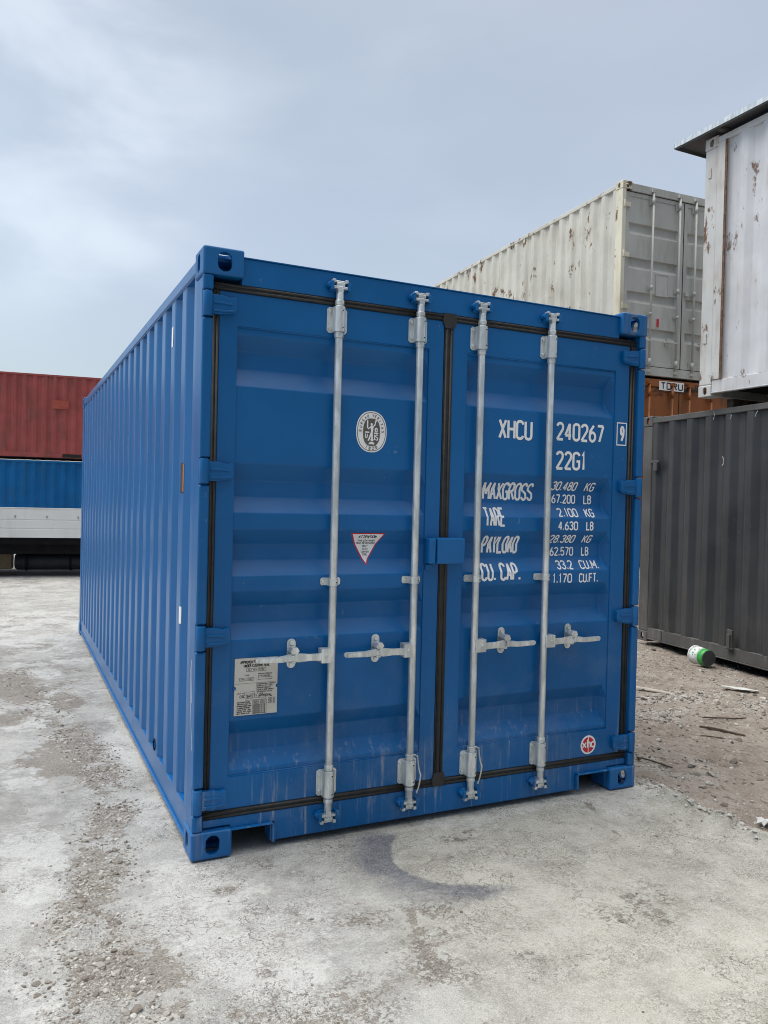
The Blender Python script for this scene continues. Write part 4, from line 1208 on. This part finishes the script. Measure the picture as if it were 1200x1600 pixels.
def grid(name, xs, ys, zf, mat, attrs=None):
    X, Y = np.meshgrid(xs, ys)
    x, y = X.ravel(), Y.ravel()
    z = zf(x, y)
    nx, ny = len(xs), len(ys)
    i = np.arange(nx * ny).reshape(ny, nx)
    q = np.stack([i[:-1, :-1], i[:-1, 1:], i[1:, 1:], i[1:, :-1]], -1).reshape(-1, 4)
    return fast_mesh(name, np.stack([x, y, z], -1), q, mat, True, attrs(x, y) if attrs else None)
def edge_x(y): return 2.545 + .05 * (fbm(y * 0 + 3.3, y, 2.3, 77, 4) - .5) + .05 * (fbm(y * 0 + 1.3, y, 14.0, 78, 3) - .5)
def slab_z(x, y):
    mk = masks(x, y)
    z = .010 * (fbm(x, y, 1.1, 3, 4) - .55) - .004
    z = z + mk['gravel'] * (.016 * (fbm(x, y, 13, 14, 4, .6) - .42)) - .004 * mk['brown'] + .004 * (fbm(x, y, 24, 15, 3, .6) - .5) * np.clip(mk['brown'] + .25, 0, 1) - .006 * mk['crack']
    e = edge_x(y)
    lip = np.exp(-((x - e + .045) / .045) ** 2) * .050 * sst(.3, .75, fbm(x, y, 16, 19, 4, .6))
    z = z + lip - .20 * sst(0, .09, x - e + .02 * (fbm(x, y, 40, 23, 2) - .5))
    foot = np.minimum(np.hypot(x - .09, y - .08), np.hypot(x - 2.35, y - .08))
    return np.where(foot < .22, np.minimum(z, -.001), z)
def dirt_z(x, y):
    near = sst(14, 6, np.hypot(x - 4, y - 1))
    z = -.045 + .05 * (fbm(x, y, .55, 102, 4) - .5) * near + .050 * (fbm(x, y, 3.0, 103, 4) - .5) * near + .034 * (fbm(x, y, 14, 104, 4, .6) - .5) * near
    rub = rubble(x, y)
    z = z + rub * .035 * (fbm(x, y, 18, 108, 3, .65))
    z = z + (ground_rise + .02) * sst(4.7, 5.7, y) * sst(3.2, 4.5, x) * sst(40, 25, y)
    fl = sst(5.5, 5.85, x) * sst(5.2, 4.6, y)
    z = np.where(fl > 0, np.minimum(z, z * (1 - fl) - .004 * fl), z)
    lo = sst(2.3, 2.0, x)
    return z * (1 - lo) - .25 * lo
def rubble(x, y):
    def p(cx, cy, rx, ry): return sst(1.2, .3, np.hypot((x - cx) / rx, (y - cy) / ry))
    r = np.maximum.reduce([p(3.75, 1.25, .5, .35), p(4.35, 1.55, .8, .28), p(3.0, .35, .3, .4), p(4.9, 1.1, .6, .25), p(3.3, 1.9, .6, .5), p(2.62, -.3, .12, 1.3)])
    return r * sst(.35, .6, fbm(x, y, 5, 111, 3))

def concrete():
    t = NT("yard_concrete")
    A = {k: t.attr(k) for k in ('gravel', 'flake', 'brown', 'stain', 'white', 'tan', 'crack')}
    big = t.noise(1.7, 7, .62, off=(2, 1, 0)); mid = t.noise(11, 7, .68); fine = t.noise(95, 5, .75); grit = t.noise(330, 2, .6)
    cool = t.mix(t.rng(big, .32, .70), (.265, .268, .262), (.40, .402, .392))
    warm = t.mix(t.rng(big, .32, .70), (.325, .318, .278), (.450, .438, .382))
    c = t.mix(A['tan'], cool, warm)
    c = t.mix(t.math('MULTIPLY', t.rng(mid, .38, .66), .40), c, (.52, .52, .49))
    sw = t.noise(3.0, 6, .65, stretch=(1.0, .22, 1), off=(4, 4, 0))      # swept smears
    c = t.mix(t.math('MULTIPLY', t.rng(sw, .50, .72), .42), c, (.215, .21, .20))
    dm = t.rng(t.noise(4.2, 8, .70, off=(9, 5, 0), dist=.6), .53, .64)
    c = t.mix(t.math('MULTIPLY', dm, .34), c, (.20, .18, .155))
    tm = t.rng(t.noise(5.5, 7, .68, stretch=(1, .8, 1), off=(1, 15, 0)), .54, .66)
    c = t.mix(t.math('MULTIPLY', tm, .35), c, (.50, .49, .455))
    wf = t.rng(t.math('ADD', A['white'], t.math('MULTIPLY', t.math('SUBTRACT', t.noise(17, 8, .74, off=(7, 0, 0)), .5), 2.2)), .42, .75)
    c = t.mix(t.math('MULTIPLY', wf, .50), c, (.58, .585, .575))
    # flaked skin: broken, worm-like dark gaps
    v = t.noise(46, 4, .62, stretch=(1, 1.0, 1), off=(1, 8, 0), dist=1.2)
    fk = t.math('MULTIPLY', t.rng(v, .52, .575), t.math('ADD', t.math('MULTIPLY', A['flake'], 1.0), .16), True)
    fk = t.math('MULTIPLY', fk, t.rng(t.noise(7, 4, .6, off=(5, 5, 5)), .36, .58))
    c = t.mix(t.math('MULTIPLY', fk, .9), c, (.135, .105, .078))
    v2 = t.noise(98, 4, .6, stretch=(1, .8, 1), off=(6, 2, 0), dist=1.6)
    f2 = t.math('MULTIPLY', t.rng(v2, .555, .61), t.rng(t.noise(4.6, 5, .62, off=(3, 9, 1)), .46, .60))
    c = t.mix(t.math('MULTIPLY', f2, .72), c, (.165, .135, .105))
    bn = t.math('ADD', t.math('MULTIPLY', t.math('SUBTRACT', t.noise(24, 7, .72, off=(6, 1, 0)), .5), 2.6), t.math('MULTIPLY', A['brown'], 1.0))
    bm_ = t.rng(bn, .50, .62)
    bc = t.mix(t.rng(fine, .35, .68), (.105, .088, .072), (.29, .262, .225))
    c = t.mix(t.math('MULTIPLY', bm_, .85), c, bc)
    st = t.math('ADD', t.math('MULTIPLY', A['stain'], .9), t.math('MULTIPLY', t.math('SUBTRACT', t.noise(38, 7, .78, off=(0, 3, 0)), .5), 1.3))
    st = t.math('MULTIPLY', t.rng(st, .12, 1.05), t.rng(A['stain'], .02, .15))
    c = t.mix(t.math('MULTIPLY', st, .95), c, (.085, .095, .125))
    # pits and grains
    pit = t.rng(t.noise(150, 3, .55, off=(3, 3, 0)), .64, .70)
    c = t.mix(t.math('MULTIPLY', pit, .55), c, (.12, .11, .10))
    gl_ = t.rng(t.noise(130, 3, .55, off=(13, 3, 0)), .66, .73)
    c = t.mix(t.math('MULTIPLY', gl_, .5), c, (.70, .69, .66))
    sp1 = t.noise(210, 3, .6, off=(5, 2, 0)); sp2 = t.noise(75, 4, .65, off=(2, 6, 0))
    c = t.mix(t.rng(sp1, .54, .68, 0, .50), c, (.15, .14, .125))
    c = t.mix(t.rng(sp1, .46, .32, 0, .45), c, (.66, .655, .63))
    c = t.mix(t.rng(sp2, .52, .70, 0, .42), c, (.19, .18, .165))
    c = t.mix(t.rng(grit, .35, .7, 0, .25), c, (.20, .19, .18))
    ck = t.math('ADD', t.noise(2.6, 6, .6, off=(2, 2, 9)), 0.0)
    ck = t.rng(t.math('ABSOLUTE', t.math('SUBTRACT', ck, .5)), .0045, .0008)
    ck = t.math('MULTIPLY', ck, t.rng(t.noise(1.4, 2, .5, off=(8, 1, 4)), .50, .60))
    c = t.mix(t.math('MULTIPLY', ck, .75), c, (.08, .07, .06))
    nb = t.bump(mid, .35, .012)
    nb = t.bump(fine, .45, .004, nb)
    nb = t.bump(t.math('SUBTRACT', 1.0, t.math('MAXIMUM', fk, f2)), .7, .005, nb)
    nb = t.bump(sp2, .5, .005, nb)
    nb = t.bump(grit, .25, .0015, nb)
    return t.done(c, .88, 0, nb, .25)
def dirt():
    t = NT("yard_dirt")
    big = t.noise(1.3, 6, .6); mid = t.noise(8, 7, .68); fine = t.noise(70, 5, .75); rub = t.attr('rubble')
    c = t.mix(t.rng(big, .30, .70), (.200, .165, .138), (.290, .250, .218))
    c = t.mix(t.rng(mid, .40, .68, 0, .7), c, (.36, .325, .285))
    c = t.mix(t.rng(fine, .40, .70, 0, .5), c, (.14, .115, .095))
    c = t.mix(t.math('MULTIPLY', rub, t.rng(t.noise(28, 6, .7), .40, .60)), c, (.40, .38, .35))
    c = t.mix(t.rng(t.noise(30, 5, .7, stretch=(1, .5, 1), off=(2, 7, 0)), .54, .64, 0, .75), c, (.095, .075, .06))
    lf = t.rng(t.noise(55, 3, .55, off=(3, 9, 0)), .655, .70)
    c = t.mix(t.math('MULTIPLY', lf, .8), c, (.50, .48, .44))
    nb = t.bump(mid, .5, .03); nb = t.bump(fine, .55, .006, nb)
    return t.done(c, .95, 0, nb, .2)
M['concrete'] = concrete(); M['dirt'] = dirt()
slab = grid('concrete_yard', ax((-22, -6, .8), (-6, -2, .1), (-2, -.9, .03), (-.9, 2.45, .0145), (2.45, 2.66, .010)),
            ax((-14, -4, .5), (-4, -1.9, .08), (-1.9, 1.2, .0145), (1.2, 3.2, .025), (3.2, 7.5, .05), (7.5, 16, .15), (16, 46, .8)), slab_z, M['concrete'], masks)
slab['kind'] = 'structure'
gr = grid('ground', ax((-900, -60, 120), (-60, 1.9, 6), (1.9, 2.4, .1), (2.4, 4.6, .022), (4.6, 6.4, .035), (6.4, 13, .25), (13, 60, 3), (60, 900, 120)),
          ax((-900, -60, 120), (-60, -4, 4), (-4, -1.6, .1), (-1.6, 2.2, .022), (2.2, 4.2, .04), (4.2, 8, .12), (8, 60, 3), (60, 900, 120)), dirt_z, M['dirt'], lambda x, y: dict(rubble=rubble(x, y)))
gr['kind'] = 'structure'

# loose stones: one countless mass
def stones():
    ph = (1 + 5 ** .5) / 2
    iv = np.array([(-1, ph, 0), (1, ph, 0), (-1, -ph, 0), (1, -ph, 0), (0, -1, ph), (0, 1, ph), (0, -1, -ph), (0, 1, -ph), (ph, 0, -1), (ph, 0, 1), (-ph, 0, -1), (-ph, 0, 1)]) / math.hypot(1, ph)
    it = np.array([(0, 11, 5), (0, 5, 1), (0, 1, 7), (0, 7, 10), (0, 10, 11), (1, 5, 9), (5, 11, 4), (11, 10, 2), (10, 7, 6), (7, 1, 8), (3, 9, 4), (3, 4, 2), (3, 2, 6), (3, 6, 8), (3, 8, 9), (4, 9, 5), (2, 4, 11), (6, 2, 10), (8, 6, 7), (9, 8, 1)])
    def mk(P, Z, S):
        n = len(P)
        v = iv[None] * (1 + .55 * (RNG.random((n, 12, 1)) - .5))
        v = v * (S[:, None, None] * np.stack([.7 + .7 * RNG.random(n), .7 + .7 * RNG.random(n), .40 + .35 * RNG.random(n)], -1)[:, None, :])
        a = RNG.random(n) * 6.283; c, s = np.cos(a), np.sin(a)
        x = v[:, :, 0] * c[:, None] - v[:, :, 1] * s[:, None]; y = v[:, :, 0] * s[:, None] + v[:, :, 1] * c[:, None]
        tl = (RNG.random(n) - .5) * .8
        z = v[:, :, 2] + x * tl[:, None]
        V = np.stack([x + P[:, 0:1], y + P[:, 1:2], z + Z[:, None] + (S * .06)[:, None]], -1).reshape(-1, 3)
        F = (it[None] + 12 * np.arange(n)[:, None, None]).reshape(-1, 3)
        return V, F, np.repeat(RNG.random(n), 12)
    def sample(n, x0, x1, y0, y1, dens):
        P = np.stack([x0 + (x1 - x0) * RNG.random(n), y0 + (y1 - y0) * RNG.random(n)], -1)
        return P[RNG.random(n) < dens(P[:, 0], P[:, 1])]
    def outside(P):   # keep clear of the blue container's feet
        return P[~((P[:, 0] > -.02) & (P[:, 0] < 2.46) & (P[:, 1] > -.02))]
    P0 = outside(sample(90000, -1.0, .15, -1.9, 4.6, lambda x, y: np.clip(masks(x, y)['gravel'] * .75, 0, 1) * (.35 + .65 * sst(5, 0, y)) * sst(.30, .62, fbm(x, y, 9, 131, 3))))
    S0 = np.clip(RNG.lognormal(-5.75, .60, len(P0)), .0015, .016); Z0 = slab_z(P0[:, 0], P0[:, 1])
    P1 = outside(sample(60000, -1.6, 2.5, -2.0, 5.5, lambda x, y: np.clip(masks(x, y)['gravel'] * .55 + masks(x, y)['flake'] * .10 + .012 + .02 * masks(x, y)['brown'], 0, 1) * sst(7, 1, y)))
    S1 = np.clip(RNG.lognormal(-5.65, .50, len(P1)), .0016, .013)
    Z1 = slab_z(P1[:, 0], P1[:, 1])
    P2 = sample(75000, 2.5, 6.2, -1.6, 4.2, lambda x, y: np.clip(.09 + rubble(x, y) * .5, 0, 1))
    S2 = np.clip(RNG.lognormal(-5.15, .62, len(P2)), .003, .030); Z2 = dirt_z(P2[:, 0], P2[:, 1])
    y3 = -1.5 + 3.5 * RNG.random(3800); P3 = np.stack([edge_x(y3) + .01 + .038 * RNG.standard_normal(3800), y3], -1)
    S3 = np.clip(RNG.lognormal(-5.2, .55, 3800), .003, .020); Z3 = np.maximum(slab_z(P3[:, 0], P3[:, 1]), dirt_z(P3[:, 0], P3[:, 1])); 
    Vs, Fs, Cs = [], [], []
    o = 0
    for P, Z, S in ((P0, Z0, S0), (P1, Z1, S1), (P2, Z2, S2), (P3, Z3, S3)):
        v, f, c = mk(P, Z, S); Vs.append(v); Fs.append(f + o); Cs.append(c * (.45 if P is P3 else 1) + (.55 if P is P3 else 0)); o += len(v)
    t = NT("stone"); r = t.attr('tone')
    c = t.mix(t.rng(r, 0, .55), (.16, .14, .12), (.33, .31, .28)); c = t.mix(t.rng(r, .6, 1.0), c, (.50, .49, .46))
    c = t.mix(t.rng(t.noise(120, 4, .7), .4, .7, 0, .4), c, (.17, .15, .13))
    mat = t.done(c, .9, 0, t.bump(t.noise(200, 3, .6), .4, .002), .2)
    g = fast_mesh('gravel', np.concatenate(Vs), np.concatenate(Fs), mat, False, dict(tone=np.concatenate(Cs)), tris=True)
    g['kind'] = 'stuff'; g['label'] = 'loose pale gravel scattered over the concrete and dirt'; g['category'] = 'gravel'
    M['stone'] = mat
stones()

# ------------------------------------------------------------------ things lying about
def gz(x, y): return float(dirt_z(np.array([x]), np.array([y]))[0]) if x > 2.6 else float(slab_z(np.array([x]), np.array([y]))[0])
def tag(o, label, cat, group=None):
    o['label'] = label; o['category'] = cat
    if group: o['group'] = group
    return o
# tipped paint bucket (a little crushed)
bx, by = 5.655, 2.42
bk = empty('paint_bucket', 'white and green paint bucket lying on its side by the charcoal container', 'bucket', (bx, by, gz(bx, by) + .098), (R(-90), 0, R(-9)))
prof_r = [.086, .088, .098]
bk.scale = (.92, .92, .92)
m = MB()
m.tube([(0, 0, 0), (0, 0, .06)], [.0885, .0915], 32, 1); m.tube([(0, 0, .0602), (0, 0, .082)], [.0916, .093], 32, 1)
m.tube([(0, 0, .0822), (0, 0, .205)], [.093, .099], 32, 0); m.tube([(0, 0, .206), (0, 0, .222)], [.104, .104], 32, 0)
m = m.build('bucket_body', ['bucketwhite', 'bucketgreen', 'bucketgreen'], bk)
MB().tube([(0, 0, -.004), (0, 0, -.0002)], [.084, .0875], 32).build('bucket_base', 'bucketdark', bk)
MB().tube([(.105 * math.cos(R(q)), .105 * math.sin(R(q)) * .45 - .05, .215 + .03 * math.sin(R(q))) for q in range(180, 361, 15)], .0025, 6).build('bucket_handle', 'zinc', bk)
mb = MB()
for k, (a0, zc, hh, mi) in enumerate(((200, .15, .022, 0), (212, .13, .008, 0), (186, .145, .010, 0), (190, .11, .008, 1), (224, .15, .016, 0), (238, .105, .012, 1))):
    n = 6; vv = []
    for i in range(n + 1):
        a = R(a0 + 9 * i / n); r_ = .0895 + (zc) * .05 + .0018
        vv += [(r_ * math.cos(a), r_ * math.sin(a), zc - hh / 2), (r_ * math.cos(a), r_ * math.sin(a), zc + hh / 2)]
    mb.add(vv, [(2 * i, 2 * i + 1, 2 * i + 3, 2 * i + 2) for i in range(n)], mi)
mb.build('bucket_print', ['bucketgreen', 'bucketdark'], bk, fix=False)

def stick(x0, y0, x1, y1, wd, th, mat, label, name='wood_stick', cat='stick', bend=0.0):
    n = 6; m_ = MB(); d = Vector((x1 - x0, y1 - y0)); ln = d.length; d.normalize(); pr = Vector((-d.y, d.x))
    rings = []
    zb = max(gz(x0, y0), gz(x1, y1), gz((x0 + x1) / 2, (y0 + y1) / 2)) + .002
    v = []
    for i in range(n + 1):
        u = i / n; k = 1 - .35 * abs(u - .4)
        c = Vector((x0, y0)) + d * ln * u + pr * bend * math.sin(u * 3.14) + pr * random.uniform(-.003, .003)
        for a, b in ((-1, 0), (1, 0), (.8, 1), (-.7, .9)):
            p = c + pr * a * wd / 2 * k; v.append((p.x, p.y, zb + b * th * k + .004 * math.sin(u * 5)))
    f = [(i * 4 + j, i * 4 + (j + 1) % 4, i * 4 + 4 + (j + 1) % 4, i * 4 + 4 + j) for i in range(n) for j in range(4)] + [(3, 2, 1, 0), (n * 4, n * 4 + 1, n * 4 + 2, n * 4 + 3)]
    m_.add(v, f)
    return tag(m_.build(name, mat), label, cat)
stick(3.82, .83, 3.96, .56, .022, .014, 'stick', 'thickest dark brown stick lying on the dirt, above a thin straight one')
stick(3.68, .69, 3.84, .49, .008, .006, 'stick', 'thin straight dark stick lying just below the thickest stick')
stick(4.05, 1.02, 4.38, .90, .011, .008, 'stick', 'bent dark twig on the dirt beyond the thickest stick', bend=-.035)
stick(2.84, .42, 2.92, .20, .010, .008, 'stick', 'short dark stick beside the lower right corner of the blue container')
stick(3.92, .13, 3.98, .02, .016, .010, 'stick', 'short dark splinter on the dirt nearest the right edge')
stick(4.20, 2.05, 4.46, 1.55, .040, .010, 'palewood', 'pale dry strip of board lying beside the rubble', 'wood_board', 'board', bend=.02)
def scrap(x, y, rx, ry, a, label, curl=.02):
    n = 14; v = [(0, 0, .012 + curl * .3)]; 
    for i in range(n):
        q = 2 * math.pi * i / n; k = random.uniform(.75, 1.15)
        u, w_ = rx * k * math.cos(q), ry * k * math.sin(q)
        v.append((u * math.cos(a) - w_ * math.sin(a), u * math.sin(a) + w_ * math.cos(a), .004 + curl * random.random() * .5))
    f = [(0, 1 + i, 1 + (i + 1) % n) for i in range(n)]
    v2 = [(p, q, r - .003) for p, q, r in v]
    m_ = MB().add(v, f).add(v2, [t_[::-1] for t_ in f])
    m_.add([], [])
    o = m_.build('plastic_scrap', 'scrap', fix=False)
    o.location = (x, y, gz(x, y) + .012)
    return tag(o, label, 'scrap')
scrap(5.08, 1.56, .17, .05, -1.0, 'long flat white plastic scrap on the dirt in front of the paint bucket')
scrap(2.745, -.585, .055, .035, .3, 'small white plastic scrap on the dirt by the concrete edge', .05)
def rock(x, y, s, label):
    bm = bmesh.new(); bmesh.ops.create_icosphere(bm, subdivisions=2, radius=s)
    for v in bm.verts:
        n = Vector((math.sin(v.co.x * 37 / s * .05 + x * 9), math.cos(v.co.y * 41 / s * .05 + y * 7), math.sin(v.co.z * 31 / s * .05 + x)))
        v.co = Vector((v.co.x * 1.25, v.co.y * .85, v.co.z * .6)) + n * s * .22 + Vector([random.uniform(-.1, .1) * s for _ in range(3)])
    me = bpy.data.meshes.new('stone'); bm.to_mesh(me); bm.free()
    at = me.attributes.new('tone', 'FLOAT', 'POINT'); at.data.foreach_set('value', np.full(len(me.vertices), random.uniform(.55, .95), dtype=np.float32))
    me.materials.append(M['stone'])
    o = link(bpy.data.objects.new('stone', me)); o.location = (x, y, gz(x, y) + s * .3); o.rotation_euler = (0, 0, random.uniform(0, 6))
    return tag(o, label, 'stone', 'larger pale stones in the rubble')
rock(3.80, 1.16, .050, 'largest pale stone in the rubble beside the blue container')
rock(3.74, 1.06, .030, 'small stone touching the largest pale stone in the rubble')
rock(4.55, 1.33, .035, 'pale upright stone in the rubble below the white plastic scrap')
rock(3.95, .93, .020, 'little pale stone between the rubble and the thickest stick')
